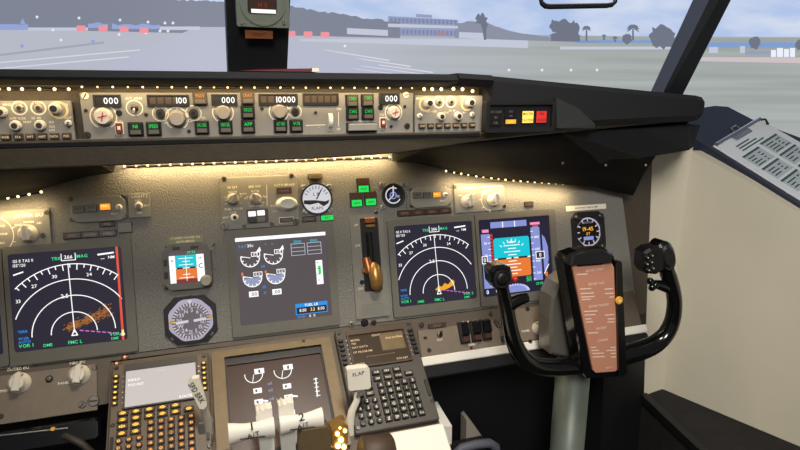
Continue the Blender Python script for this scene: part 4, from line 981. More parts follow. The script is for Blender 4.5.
for lab, px, py in (('topmost of the three green and brown landing gear lights', 363, 185.5), ('lower left of the three green and brown landing gear lights', 356.2, 199.7), ('lower right of the three green and brown landing gear lights', 370.3, 198.5)):
    c = MIP.loc(px, py); b = MB(); b.rbox(-.013, -.0145, .013, .0145, .0003, .003, 'black', .001, .0005); b.rbox(-.0118, .0006, .0118, .0135, .003, .0045, 'annun', .0005); b.rbox(-.010, -.0135, .010, -.0006, .003, .0045, 'e_lamp_green', .0005)
    b.text('NOSE' if py < 190 else 'GEAR', 0, -.007, .0048, .0035, 'key_black', sq=.9); solo('gear_light', lab, 'indicator', b, MIP, c, 'landing gear lights')
for lab, px, py, w, h, m_, tx in (('green placard with small print above the small attitude screen', 185.5, 239.5, .06, .0135, 'label_green', ('STANDBY POWER ON', 'INSTRUMENTS')), ('pale placard above the round clock at right', 586, 207.5, .105, .0115, 'lettering', ('NO RETRACT ABOVE LIMIT',))):
    c = MIP.loc(px, py); b = MB(); b.rbox(-w/2, -h/2, w/2, h/2, .0003, .0015, m_, .0006)
    for k, s in enumerate(tx): b.text(s, 0, h*(.25-.5*k) if len(tx) > 1 else 0, .0018, .0036, 'lettering' if m_ == 'label_green' else 'ink', sq=.9)
    solo('placard', lab, 'placard', b, MIP, c)
# engine / autobrake panel
t = panel('autobrake_panel', 'grey panel with fuel flow and autobrake knobs above the engine display', 'control panel', MIP, 219, 178, 300, 225, 'module_gray')
b = words(t, [(232.5, 187.5, 'N1 SET', .0042), (233, 192, 'AUTO', .003), (254.5, 186.8, 'SPD REF', .0042), (255, 191.3, 'AUTO', .003), (234, 209, 'FUEL FLOW', .0042), (233, 212.5, 'RATE', .003), (226, 217.5, 'RESET', .0028), (284, 185, 'AUTO BRAKE', .0042), (283, 197.5, 'OFF', .003), (296, 204.5, 'MAX', .0035), (273, 206, 'RTO', .003), (274, 211.5, '1 2 3', .003), (256, 206, 'YAW LIGHT', .0033), (225.5, 200, '2', .003), (243, 194, 'BOTH', .003), (265, 197, 'VR', .003), (246, 198.5, 'SET', .003), (256, 205.9, '-', .002)])
for p in ((233, 199.5), (255.5, 199)): arc_marks(b, t, *p, .013, -30, 210, 6, t.th+.0003, .0009, False)
b.line([t.l(266.5, 185), t.l(267, 206)], .001, t.th+.0003, 'lettering'); t.part('lettering', b)
for p, a in (((233, 199.5), 60), ((255.5, 199.3), 120)):
    x, y = t.l(*p); pointer_knob(t, x, y, t.th, .0105, .014, a, 'knob_gray')
x, y = t.l(286.5, 204); b = MB(); b.M = Matrix.Translation((x, y, 0)) @ Matrix.Diagonal((1.25, .8, 1, 1)); b.lathe(0, 0, [(.0165, t.th), (.016, t.th+.005), (.0135, t.th+.007), (.0125, t.th+.018), (.011, t.th+.0195)], 'ivory', 26); t.part('knob', b)
x, y = t.l(234.5, 217.5); toggle(t, x, y, t.th, .010, -.1, 'slot', 'ivory', .0072)
x0, y0 = t.l(247, 223.5); x1, y1 = t.l(267.5, 208.5)
b = MB(); b.rbox(x0, y0, x1, y1, t.th, t.th+.0025, 'dark_brown', .002); t.part('light_block', b)
for px, py, m_ in ((251.8, 214, 'e_white'), (260.7, 213, 'e_white'), (252.3, 220.5, 'slot'), (261, 219.7, 'annun_gray')):
    x, y = t.l(px, py); b = MB(); b.rbox(x-.0068, y-.0048, x+.0068, y+.0048, t.th+.0025, t.th+.005, m_, .001, .0006); t.part('push_button', b)
x0, y0 = t.l(276.5, 194.5); x1, y1 = t.l(291, 187.5); b = MB(); b.rbox(x0, y0, x1, y1, t.th, t.th+.002, 'annun', .001); b.text('DISARM', (x0+x1)/2, (y0+y1)/2, t.th+.0023, .0035, 'e_warn_text', sq=.9); t.part('annunciator_window', b)
x0, y0 = t.l(279.5, 223); x1, y1 = t.l(292.5, 217.3); b = MB(); b.rbox(x0-.001, y0-.001, x1+.001, y1+.001, t.th, t.th+.0015, 'lettering'); b.rbox(x0, y0, x1, y1, t.th+.0015, t.th+.003, 'annun', .0005); b.text('ANTISKID', (x0+x1)/2, (y0+y1)/2, t.th+.0033, .003, 'e_warn_text', sq=.85); t.part('annunciator_window', b)
for p, r in (((224, 179), .0045), ((291, 175.8), .0045), ((224.5, 226), .0075), ((295.5, 221.5), .0065), ((244, 225.7), .0035), ((272, 224), .004)): screw(t, *t.l(*p), r=r)
# round gauges on the panel
def gauge(name, label, cat, px, py, r, screws_, draw, housing='module_gray', sq=True):
    c = MIP.loc(px, py); t = T(name, label, cat, MIP, c); b = MB(); n = 36
    b.frame(circ(0, 0, r*1.12, n), circ(0, 0, r, n), .0003, .006, 'black', -.001); t.part('bezel', b)
    b = MB(); draw(b, r); t.part('dial', b)
    for sx_, sy_ in screws_: screw(t, *t.l(sx_, sy_), z=.001, r=.0052, m='silver')
    return t
def g_flap(b, r):
    b.flat(circ(0, 0, r*1.01, 32), .0015, 'dial_face'); b.flat([(r*.98*math.cos(PI+PI*k/16), r*.98*math.sin(PI+PI*k/16)*.95-.0*r) for k in range(17)], .0018, 'dial_face')
    b.flat([(-r*.93, -.3*r), (-.5*r, -.38*r), (.1*r, -.28*r), (.45*r, -.55*r), (.8*r, -.35*r), (.9*r, -.1*r), (.6*r, -.2*r), (-.1*r, -.08*r), (-.9*r, -.05*r)], .002, 'ink')
    for k in range(9): a = PI*.15+PI*.7*k/8; b.line([(r*.9*math.cos(a), r*.9*math.sin(a)), (r*.72*math.cos(a), r*.72*math.sin(a))], r*.05, .002, 'ink')
    b.line([(0, 0), (.35*r, .6*r)], r*.09, .0024, 'ink'); b.text('FLAPS', 0, -.65*r, .002, r*.2, 'ink'); b.text('L R', 0, .35*r, .002, r*.22, 'ink')
gauge('flap_gauge', 'round white flap gauge beside the engine panel', 'gauge', 316.5, 199, .0275, ((303.8, 187.3), (329, 186.5), (305, 211.5), (330.2, 209.8)), g_flap)
def g_brake(b, r):
    b.flat(circ(0, 0, r*1.01, 32), .0015, 'slot')
    b.arc(0, 0, r*.72, 60, 330, r*.12, .002, 'dial_face'); b.line([(0, 0), (.05*r, .85*r)], r*.13, .0022, 'dial_face'); b.line([(0, 0), (-.5*r, -.45*r)], r*.12, .0022, 'dial_face'); b.arc(0, 0, r*.3, 0, 360, r*.1, .0022, 'e_tape'); b.text('PSI', .4*r, -.1*r, .002, r*.22, 'dial_face')
gauge('brake_gauge', 'round black brake pressure gauge right of the landing gear lights', 'gauge', 393, 195.5, .0215, ((381.3, 184.5), (404.5, 183.7), (382.7, 207.2), (406, 205.8)), g_brake)
def g_rmi(b, r):
    b.flat(circ(0, 0, r*1.01, 40), .0015, 'dial_lilac'); b.arc(0, -.06*r, r*.74, 0, 360, r*.2, .0018, 'dial_gray', 36)
    for k in range(36):
        a = 2*PI*k/36; l = .16 if k % 3 == 0 else .1; b.line([(r*.82*math.cos(a), r*.82*math.sin(a)-.06*r), (r*(.82-l)*math.cos(a), r*(.82-l)*math.sin(a)-.06*r)], r*.05, .0021, 'dial_face')
    b.flat([(r*.62*math.cos(2*PI*k/28), r*.62*math.sin(2*PI*k/28)-.06*r) for k in range(28)], .002, 'dial_gray')
    for k, s in enumerate(('N', '3', '6', 'E', '12', '15', 'S', '21', '24', 'W', '30', '33')):
        a = PI/2-2*PI*k/12+.4; b.text(s, r*.5*math.cos(a), r*.5*math.sin(a)-.06*r, .0023, r*.17, 'dial_face')
    b.line([(-r*.62, -.1*r), (-.15*r, -.06*r)], r*.12, .0025, 'dial_face'); b.line([(r*.62, -.02*r), (.15*r, -.06*r)], r*.12, .0025, 'dial_face'); b.flat([(0, .66*r), (-.1*r, .9*r), (.1*r, .9*r)][::-1], .0026, 'dial_face')
    b.rect(-.95*r, .02*r, -.72*r, -.1*r, .0026, 'yellow'); b.rect(.72*r, .02*r, .95*r, .12*r, .0026, 'yellow')
tr = gauge('radio_compass', 'round lilac radio magnetic compass with white rose, lower left of engine display', 'gauge', 191, 319.5, .039, (), g_rmi)
b = MB(); b.frame(cut_rect(-.0445, -.0425, .0445, .0425, .019), [(.0405*math.cos(math.radians(-112.5+45*k+22.5*0)), .0405*math.sin(math.radians(-112.5+45*k))) for k in range(8)], .0003, .004, 'black'); tr.part('housing', b)
for p in ((173, 338), (211.5, 333)): screw(tr, *tr.l(*p), z=.003, r=.0035, m='silver')
# clock at the right
c_ = MIP.loc(587, 232)
t = T('clock', 'black square edged clock with round dial and yellow center, above the yoke', 'clock', MIP, c_)
b = MB(); b.frame(cut_rect(-.041, -.046, .041, .046, .014), [(.034*math.cos(math.radians(-112.5+45*k)), .037*math.sin(math.radians(-112.5+45*k))) for k in range(8)], .0003, .010, 'black'); t.part('housing', b)
b = MB(); b.flat(circ(0, 0, .038, 32), .004, 'slot'); b.arc(0, 0, .031, 0, 360, .0035, .0045, 'dial_lilac', 40)
for k in range(12): a = 2*PI*k/12; b.line([(.0285*math.cos(a), .0285*math.sin(a)), (.023*math.cos(a), .023*math.sin(a))], .002, .0045, 'dial_face')
b.text('19:45', 0, .007, .0046, .009, 'e_amber'); b.text('ET', 0, -.004, .0046, .006, 'e_amber'); b.rect(-.013, -.018, .013, -.010, .0046, 'e_tape'); b.rect(-.012, .019, .012, .024, .0046, 'dial_gray'); t.part('dial', b)
for sx_, sy_ in ((-.031, .034), (.031, .034), (-.031, -.034), (.031, -.034)):
    b = MB(); b.lathe(sx_, sy_, [(.0065, .010), (.006, .015), (.004, .016)], 'dark_metal', 14); t.part('push_button', b)
# standby attitude screen
c_ = MIP.loc(187.5, 266.5)
t = T('standby_attitude_indicator', 'small octagonal standby attitude screen with cyan and orange halves above the radio compass', 'gauge', MIP, c_)
b = MB(); b.frame(cut_rect(-.041, -.0395, .041, .0395, .012), cut_rect(-.0305, -.029, .029, .030, .001), .0003, .012, 'bezel_gray', -.001); t.part('housing', b)
for x0, y0, x1, y1 in ((-.022, .032, -.010, .037), (.008, .032, .020, .037), (-.0385, .004, -.033, .016), (-.0385, -.018, -.033, -.006)):
    b = MB(); b.rbox(x0, y0, x1, y1, .012, .0145, 'key_black', .001, .0006); t.part('push_button', b)
b = MB(); W_2, H_2 = .0595, .059; z = .0035
b.rect(-.031, -.0295, .030, .0305, .003, 's_gray'); b.rect(-.030, -.028, -.020, .021, z, 'e_white'); b.rect(.016, -.028, .029, .021, z, 'e_white')
b.rect(-.020, -.002, .016, .021, z, 'e_cyan'); b.rect(-.020, -.028, .016, -.002, z, 'e_orange'); b.rect(-.020, -.028, .016, -.022, z+.0002, 'red_plastic')
for k in (-3, -2, 2, 3, 1): b.line([(-.002-.006*(1+k % 2), -.002+k*.0058), (-.002+.006*(1+k % 2), -.002+k*.0058)], .0012, z+.0003, 'e_white')
b.line([(-.002, -.025), (-.002, .019)], .001, z+.0003, 'e_white'); b.line([(-.020, -.002), (.016, -.002)], .0012, z+.0003, 'e_white')
for x0, x1 in ((-.018, -.008), (.004, .014)): b.rect(x0, -.0035, x1, -.0005, z+.0005, 'slot')
b.text('-', -.026, -.004, z+.0003, .006, 'ink'); b.text('29.92', .008, .0255, z+.0003, .0042, 'e_green'); b.text('C', .0225, .0, z+.0003, .008, 'ink'); b.text('10', -.025, .012, z+.0003, .004, 'ink'); b.text('20', .022, .014, z+.0003, .004, 'ink'); t.part('screen', b)
x, y = t.l(206, 280.5, .012); round_knob(t, x, y, .012, .0095, .014, 'knob_gray')
for p in ((167, 247), (213.5, 244.5), (166, 288.5)): screw(t, *t.l(*p), z=.001, r=.003)
# gear lever
c, hw, hh = mid(MIP, 352, 215, 387, 320)
t = T('landing_gear_lever', 'landing gear lever with brass handle in a black slot, left of the navigation display', 'lever', MIP, c)
sx0, sy0 = t.l(364.3, 292); sx1, sy1 = t.l(377, 217.5)
xl, yb_ = t.l(356, 319); xr_, yt_ = t.l(382, 213.5)
b = MB(); b.frame(rrect(xl, yb_, xr_, yt_, .003), rrect(sx0, sy0, sx1, sy1, .003), .0003, .005, 'module_gray'); b.rect(sx0-.001, sy0-.001, sx1+.001, sy1+.001, .0012, 'slot')
b.text('UP', sx0-.008, sy1-.012, .0053, .0045, 'lettering'); b.text('OFF', sx0-.008, (sy0+sy1)/2+.02, .0053, .0045, 'lettering'); b.text('DN', sx0-.008, sy0+.008, .0053, .0045, 'lettering')
for k in range(6): b.line([(xl+.012, yb_+.006+.004*k), (xr_-.012, yb_+.006+.004*k)], .0009, .0053, 'bezel_gray')
t.part('faceplate', b)
b = MB(); x, y = t.l(369, 220.5); b.rbox(x-.011, y-.005, x+.010, y+.005, .005, .011, 'copper', .002, .001); b.rbox(x-.009, y-.013, x+.009, y-.008, .005, .008, 'brass', .001); t.part('lever_guard', b)
b = MB(); x0_, y0_ = t.l(369.5, 232, .01); x1_, y1_ = t.l(372, 272, .01)
b.tube([(x0_-.001, y0_, .0085), (x0_, (y0_+y1_)/2, .0095), (x1_, y1_, .011)], [.0075, .0075, .008], 'gloss_black', 10); t.part('lever_arm', b)
b = MB(); x_, y_ = t.l(368, 262, .016); b.tube([(x_-.002, y_+.008, .010), (x_, y_-.006, .013), (x_+.002, y_-.022, .016)], [.0085, .010, .009], 'copper', 10); b.rbox(x_-.012, y_-.020, x_+.010, y_-.012, .010, .018, 'brass', .002, .001); t.part('lever_collar', b)
b = MB(); x_, y_ = t.l(375.5, 275, .022); b.tube([(x_-.002, y_+.020, .012), (x_-.001, y_+.014, .018), (x_, y_, .022), (x_+.001, y_-.016, .022), (x_+.001, y_-.026, .020), (x_+.001, y_-.030, .018)], [.008, .0125, .0135, .0125, .010, .003], 'brass', 16)
b.M = Matrix.Translation((0, 0, 0)); t.part('lever_handle', b, label='worn brass handle')
for p, r_, m_ in ((361.5, 282, ), .0045, 'slot'), ((375.5, 212.5), .004, 'dark_metal'), ((380, 286), .0035, 'slot'): screw(t, *t.l(*p), r=r_, m=m_, z=.005)
for p, r_, m_, lab in (((351.2, 324), .0045, 'silver', 'silver socket in the lower edge below the gear lever, first of three'), ((364.5, 322.5), .006, 'slot', 'black round socket in the lower edge below the gear lever, second of three'), ((373.5, 322.5), .0045, 'dark_metal', 'grey socket in the lower edge below the gear lever, third of three')):
    c = MIP.loc(*p); b = MB(); b.lathe(0, 0, [(r_*1.25, .0003), (r_*1.2, .003), (r_, .0035)], m_, 16); b.cyl(0, 0, .0034, .004, r_*.45, 'slot', 12); solo('socket', lab, 'socket', b, MIP, c, 'sockets below the gear lever')

# ================================================================== LOWER PANELS
t = panel('lower_left_panel', 'brown lower panel with two white knobs at bottom left of the photo', 'control panel', LOW, -60, 384, 98, 410, 'lower_brown', .004)
t.root.name = 'brightness_panel'
b = words(t, [(19, 369, 'OUTBD DU', .0042), (78, 362.8, 'INBD DU', .0042), (4, 391, 'UPPER', .004), (64.5, 383, 'PANEL', .004)]); t.part('lettering', b)
for p in ((20.5, 383), (80, 375)): x, y = t.l(*p); pointer_knob(t, x, y, t.th, .0155, .017, 80, 'knob_white')
b = MB(); x, y = t.l(50, 379); b.lathe(x, y, [(.006, t.th), (.0055, t.th+.002), (.003, t.th+.003)], 'dark_metal', 14); t.part('socket', b)
for p, r_ in (((83, 404.5), .006), ((94, 401), .009), ((95, 368), .004), ((2, 416), .004)): screw(t, *t.l(*p), r=r_)
t = panel('oxygen_panel', 'brown lower panel with three black guarded switches below the right navigation display', 'control panel', LOW, 417, 331, 502, 349, 'lower_brown', .004)
t.root.name = 'warning_test_panel'
x0, y0 = t.l(428, 329.5); x1, y1 = t.l(444.5, 322.5); b = MB(); b.rbox(x0, y0, x1, y1, t.th, t.th+.002, 'black', .001); b.rect(x0+.0012, y0+.0012, x1-.0012, y1-.0012, t.th+.0024, 'annun'); b.text('INOP', (x0+x1)/2, (y0+y1)/2, t.th+.0027, .005, 'e_warn_text'); t.part('annunciator_window', b)
x, y = t.l(439, 334.5); toggle(t, x, y, t.th, .014, .3, 'slot', 'dark_metal', .006)
t.part('lettering', words(t, [(439, 340, 'TEST', .004), (465, 322.5, 'FLAP', .0045), (474, 321.3, 'GEAR', .0045), (483.5, 320, 'TERR', .0045), (472, 344.5, 'INHIBIT', .004)]))
for k, px in enumerate((462.5, 474, 484.5)):
    x, y = t.l(px, 333-1.6*k); b = MB(); b.rbox(x-.0105, y-.022, x+.0105, y+.022, t.th, t.th+.006, 'key_black', .001, .001)
    b.rbox(x-.0085, y-.006, x+.0085, y+.019, t.th+.006, t.th+.017, 'gloss_black', .002, .002); b.rbox(x-.007, y-.019, x+.007, y-.008, t.th+.006, t.th+.012, 'annun', .001, .001); t.part('guarded_switch', b)
for p, r_ in (((428.5, 350.5), .0045), ((424.5, 338), .0035), ((421, 325), .005), ((497, 325), .006), ((502, 338), .006), ((470.5, 348), .003), ((490, 313.5), .004), ((495, 322), .006), ((505.5, 336), .006)): screw(t, *t.l(*p), r=r_)
t = panel('map_light_panel', 'brown lower panel with small white knobs behind the left arm of the yoke', 'control panel', LOW, 512, 324, 610, 325, 'lower_brown', .004)
t.root.name = 'brightness_panel'
p0, p1 = t.l(513, 338), t.l(618, 300); t.face = MB(); t.face.rbox(p0[0], -.078-t.c[1], p1[0], -.008-t.c[1], .0003, .004, 'lower_brown', .002, .0008)
for p in ((545.5, 313), (536.5, 328.5), (601, 309)): x, y = t.l(*p); pointer_knob(t, x, y, .004, .012, .018, 95, 'knob_white')
t.part('lettering', words(t, [(545, 304.5, 'MAP', .005), (525, 331, 'PANEL', .0045), (556, 323, 'BRT', .0045)], z=.004))
for p in ((526.5, 309), (529, 342)): screw(t, *t.l(*p), r=.005)
# base plate behind the lower panels, white strip and black rail
b = MB(); b.extrude([(-.8, -.079), (-.19, -.079), (-.19, -.009), (.357, -.009), (.357, -.079), (.905, -.079), (.905, -.0012), (-.8, -.0012)], -.010, 0, 'pod_brown'); o = b.build('lower_panel_plate'); o.matrix_world = LOW.M; tag(o, 'long brown sloping plate under the main instrument panel that carries the lower panels', 'panel')
b = MB(); b.rbox(.352, -.0975, .914, -.0795, -.012, .006, 'white_paint', .003, .002); o = b.build('white_strip'); o.matrix_world = LOW.M; tag(o, 'long white edge strip under the right lower panels, passing behind the yoke', 'edge strip')
b = MB(); b.rbox(.345, -.122, .914, -.098, -.03, .004, 'soft_black', .006, .003); o = b.build('black_rail'); o.matrix_world = LOW.M; tag(o, 'black foam rail directly under the white edge strip', 'rail')
b = MB(); b.rbox(-.8, -.135, -.205, -.0985, -.03, .012, 'gloss_black', .010, .004); o = b.build('black_rail'); o.matrix_world = LOW.M; tag(o, 'glossy black rail under the brown panel with two white knobs at bottom left', 'rail')
b = MB(); p0, p1, p2 = LOW.loc(-40, 440, .015), LOW.loc(68, 428, .015), LOW.loc(53, 429, .015); b.tube([(*p0, .015), (*p1, .015)], .0013, 'silver', 8); b.cyl(*p2, .012, .018, .0032, 'yellow', 12)
o = b.build('pull_rod'); o.matrix_world = LOW.M; tag(o, 'thin silver rod with a small yellow ring on the black rail at bottom left', 'rod')
for t in PENDING: T.part(t, 'faceplate', t.face)

# ================================================================== PEDESTAL
t = T('center_pedestal', 'brown center pedestal that carries the keypads, lower display and levers', 'pedestal', base=(.08, .75, 0))
b = MB(); b.M = t.W.inverted() @ PED.M
b.extrude([(-.186, .006), (-.186, -.46), (.352, -.46), (.352, .010), (.20, .010)], -.02, 0, 'pod_brown'); t.part('top_plate', b)
b = t.mb()
yf = 1.0-.46*math.sin(.925); zf = ZC-.455-.46*math.cos(.925)
b.loft([[(x, .99, 0), (x, .99, ZC-.475), (x, yf, zf-.02), (x, yf, 0)] for x in (-.18, .19)], 'black', smooth=False); t.part('body', b)
b = MB(); b.M = t.W.inverted() @ PED.M; b.rbox(.205, -.40, .352, -.2035, .0004, .020, 'white_paint', .003, .003); t.part('side_cover', b, label='white cover plate below the right keypad')
# lower engine display
a0_, a1_ = PED.loc(226, 367), PED.loc(320.5, 353.5)
SW = a1_[0]-a0_[0]; SH = SW*.94; c = ((a0_[0]+a1_[0])/2, (a0_[1]+a1_[1])/2-SH/2)
t = T('lower_display', 'brown lit lower display in a bronze frame between the two keypads', 'display', PED, c)
lo_ = rrect(-SW/2-.023, -SH/2-.02, SW/2+.021, SH/2+.026, .003)
b = MB(); b.frame(lo_, rrect(-SW/2-.002, -SH/2-.012, SW/2+.002, SH/2+.013, .002), .0004, .012, 'bronze', -.002); t.part('bezel', b)
b = MB(); b.frame(rrect(-SW/2-.0018, -SH/2-.0118, SW/2+.0018, SH/2+.0128, .002), rrect(-SW/2+.001, -SH/2, SW/2-.001, SH/2-.001, .002), .0004, .006, 'black'); t.part('inner_frame', b)
b = MB(); b.rect(-SW/2, -SH/2, SW/2, SH/2, .002, 's_lower'); S_lower(b, SW, SH, .0025); t.part('screen', b)
for p in ((303, 343.5),): screw(t, *t.l(*p), z=.012, r=.0035)
def cdu(label, cx, ytop, lit, P, n):
    W_, H_ = .152, .2
    t = T('flight_computer_keypad', label, 'keypad', PED, (cx, ytop), group=None)
    b = MB(); b.rbox(-W_/2, -H_, W_/2, 0, .0004, .014, 'cdu_brown' if lit else 'cdu_dark', .003, .002)
    for k in range(12):
        x = (-.064 if k < 6 else .0665); y = -.024-.0094*(k % 6)
        if k < 6: b.line([(x+.006, y), (x+.013, y+(.004 if lit else 0))], .0016, .0143, 'lettering')
        else: b.line([(x-.006, y), (x-.012, y)], .0016, .0143, 'lettering')
    t.part('faceplate', b)
    b = MB(); b.frame(rrect(-.0565, -.0835, .0585, -.005, .004), rrect(-.0535, -.081, .055, -.0165, .002), .0142, .019, 'cdu_dark' if lit else 'dark_brown', -.001); t.part('screen_bezel', b)
    b = MB(); b.rect(-.054, -.0815, .0555, -.016, .0148, 's_cdu' if lit else 's_cdu_brown')
    if lit:
        for s, x, y, al in (('INDEX', -.05, -.033, 'l'), ('POS INIT', -.05, -.042, 'l'), ('- - -', 0, -.022, 'c'), ('ROUTE', .048, -.075, 'r')): b.text(s, x, y, .0152, .0042, 'e_white', al)
    else:
        b.rect(.006, -.055, .052, -.019, .015, 'bronze')
        for s, x, y, al in (('IDENT', 0, -.021, 'c'), ('MODEL', -.05, -.026, 'l'), ('737', -.05, -.033, 'l'), ('NAV DATA', -.05, -.041, 'l'), ('ENG RATING', .05, -.03, 'r'), ('OP PROGRAM', -.05, -.051, 'l'), ('- - - - - - - - - - - - - - -', 0, -.062, 'c'), ('INDEX', -.05, -.075, 'l'), ('POS INIT', .05, -.075, 'r')):
            b.text(s.replace('737', '700'), x, y, .0153, .0038, 'e_text_warm', al)
    t.part('screen', b)
    def key(x, y, w, h, s, bright=False, r=.001):
        bb = MB(); bb.rbox(x-w/2, y-h/2, x+w/2, y+h/2, .014, .0185, 'dark_brown' if lit else 'key_black', r, .001)
        if lit: bb.flat([(x+w*(.30 if w > .012 else .25)*math.cos(q_*PI/5), y+h*.28*math.sin(q_*PI/5)) for q_ in range(10)], .0187, 'e_key' if bright or w > .012 else 'e_key_dim')
        if s: bb.fit(s, x, y, .0189, h*(.34 if len(s) > 2 else .48), 'dark_brown' if lit else 'lettering', w*.7)
        t.part('key', bb)
    for k in range(6):
        y = -.021-.0094*k
        key(-.0685, y-.003, .009, .0062, '', True); key(.0685, y, .009, .0062, '', True)
    x0 = -.056
    R0 = -.0895 if lit else -.0965
    rows = [['INIT', 'RTE', 'CLB', 'CRZ', 'DES'], ['MENU', 'LEGS', 'DEP', 'HOLD', 'PROG', 'EXEC'], ['N1', 'FIX'], ['PREV', 'NEXT']]
    for i, rw in enumerate(rows):
        for j, s in enumerate(rw):
            key(x0+.0195*j if s != 'EXEC' else x0+.0985, R0-P*i if s != 'EXEC' else R0-P*.85, .0155, .0085 if lit else .0095, s)
    al = 'ABCDEFGHIKLMNOPQRSTUVWXY'
    seq = list('ABCDE')+list('FGHIJ')+list('KLMNO')+list('PQRST')+list('UVWXY')+['Z', 'SP', 'DEL', '/', 'CLR']
    for k, s in enumerate(seq): key(x0+.0415+.0150*(k % 5), R0-P*(2.05+k//5), .0105 if lit else .0122, .0088 if lit else .0102, s)
    for k, s in enumerate(('1', '2', '3', '4', '5', '6', '7', '8', '9', '.', '0', '+')): key(x0-.004+.0145*(k % 3), R0-P*(4.05+k//3), .0098 if lit else .0112, .0088 if lit else .0102, s, r=.0045)
    for sx_, sy_ in ((-.069, -.007), (.069, -.006), (-.070, -.105), (.071, -.125), (-.070, -.19), (.071, -.165)): screw(t, sx_, sy_, .014, .0035)
    for sg in (-1, 1):
        b = MB(); b.rbox(sg*.070-.0025, -.155, sg*.070+.0025, -.125, .014, .0165, 'slot', .001); t.part('status_light', b)
    return t
cdu('keypad unit with amber lit keys and bright pale screen, left of the lower display', -.1055, -.006, True, .0109, 1)
cdu('keypad unit with black unlit keys and dark brown screen, right of the lower display', .2735, .005, False, .0124, 2)
for k_, p in enumerate(((117, 364.5), (125, 358))):
    c = PED.loc(*p); b = MB(); b.lathe(0, 0, [(.0055, .0006), (.005, .003), (.003, .004)], 'copper', 14); b.cyl(0, 0, .0038, .0045, .002, 'ivory', 10)
    solo('panel_fastener', ('copper fastener above the amber lit keypad, the lower of two', 'copper fastener above the amber lit keypad, the upper of two')[k_], 'fastener', b, PED, c, 'copper fasteners above the left keypad')

# levers -------------------------------------------------------------------
def thick(b, pts, Y0, dy, m, ch=0.):
    o = [atY(px, py, Y0) for px, py in pts]
    b.add([(p.x, p.y, p.z) for p in o]+[(p.x, p.y+dy, p.z) for p in o], [tuple(range(len(o)))[::-1], tuple(range(len(o), 2*len(o)))]+[(i, (i+1) % len(o), len(o)+(i+1) % len(o), len(o)+i) for i in range(len(o))], m)
def textP(b, s, px, py, Y, ang, h, m, sq=1.):
    p = atY(px, py, Y); old = b.M; b.M = old @ Matrix.Translation(p) @ Matrix.Rotation(PI/2, 4, 'X') @ Matrix.Rotation(math.radians(ang), 4, 'Z'); b.text(s, 0, 0, 0, h, m, sq=sq); b.M = old
def ybase(px, py, Y): p = atY(px, py, Y); return (p.x, p.y, p.z)
t = T('speed_brake_lever', 'speed brake lever with white SPD BRK handle beside the amber lit keypad', 'lever', base=ybase(208, 455, .87))
b = t.mb(); b.tube([atY(202, 404, .872), atY(208, 420, .874), atY(210, 440, .876), atY(213, 470, .88)], [.0055, .0075, .008, .008], 'knob_gray', 10, .6); b.box(*(atY(201, 452, .872)), *(atY(213, 422, .872)+Vector((0, .006, 0))), 'silver'); t.part('arm', b)
b = t.mb(); thick(b, [(187.5, 384.5), (192, 379.5), (199, 378.2), (203, 390), (207, 405.5), (204, 409.5), (199.5, 409)], .862, .012, 'ivory'); textP(b, 'SPD BRK', 196.8, 393, .8615, -66, .0085, 'ink', .8); t.part('handle', b, label='white handle')
t = T('flap_lever', 'white flap lever with square FLAP handle in front of the right keypad', 'lever', base=ybase(352, 455, .85))
b = t.mb(); pth = [(357, 392), (357, 400), (352, 411), (350, 422), (351, 440), (355, 470)]
b.tube([atY(px, py, .852) for px, py in pth], [.0045, .006, .007, .0075, .008, .008], 'ivory', 10, .6); t.part('arm', b)
b = t.mb(); b.tube([atY(361, 387, .851), atY(357.5, 397, .851)], [.004, .004], 'silver', 10); t.part('trigger', b)
b = t.mb(); thick(b, [(350, 391), (348.5, 389), (347.2, 371), (349, 369.3), (367, 367.5), (369.5, 369), (371, 386.5), (369.5, 389)], .845, .014, 'ivory'); textP(b, 'FLAP', 358.5, 373.8, .8445, 5, .0062, 'ink'); t.part('handle', b)
for num, lab, L, Rr, top, txt, st in (
    (1, 'white thrust lever marked 1, the left of the pair', (228.5, 434.5), (274, 427), None, '1', ((256, 410), (272, 407.5), (276, 470), (262, 470))),
    (2, 'white thrust lever marked 2, the right of the pair', (279.5, 425.5), (322.5, 417.5), None, '2', ((278, 404.5), (293.5, 401.5), (297, 470), (283, 470)))):
    t = T('thrust_lever', lab, 'lever', base=ybase(*st[3], .83), group='pair of thrust levers')
    b = t.mb(); n = 8; pts = []; rad = []
    for k in range(n+1):
        f = k/n; pts.append(atY(L[0]+(Rr[0]-L[0])*f, L[1]+(Rr[1]-L[1])*f, .815)); e = (2*f-1)
        rad.append((.0128+.0062*e*e if num == 1 else .0122+.0062*e*e)*(1. if (num == 1) == (e < 0) or abs(e) < .6 else .93))
    rad[0] *= .93; rad[-1] *= .93
    b.tube(pts, rad, 'white_paint', 20, .75)
    cx_, cy_ = (L[0]+Rr[0])/2, (L[1]+Rr[1])/2
    yF = .815-.0128*.75*1.05-.001
    textP(b, txt, cx_+.5, cy_-4.5, yF, 4, .0135, 'ink'); textP(b, 'A/T', cx_+2, cy_+4, yF, 8, .0072, 'ink')
    p0, p1 = atY(cx_-11, cy_+8.5, yF+.0005), atY(cx_+14, cy_+5.5, yF+.0005)
    b.tube([p0, p1], .0009, 'ink', 6); t.part('handle', b)
    b = t.mb(); (ax_, ay_), (bx_, by_), (cx2, cy2), (dx_, dy_) = st
    thick(b, [(ax_, ay_), (ax_+2, ay_+2.5), (ax_+4, ay_-.8), (ax_+7, ay_+1.2), (ax_+10, ay_-1.5), (bx_-2, by_+1.5), (bx_, by_), (cx2, cy2), (dx_, dy_)][::-1], .828, .02, 'white_paint'); t.part('stem', b)
t = T('trim_wheel', 'dark brown trim wheel at the bottom edge beside the flap lever', 'wheel', base=ybase(375, 470, .79))
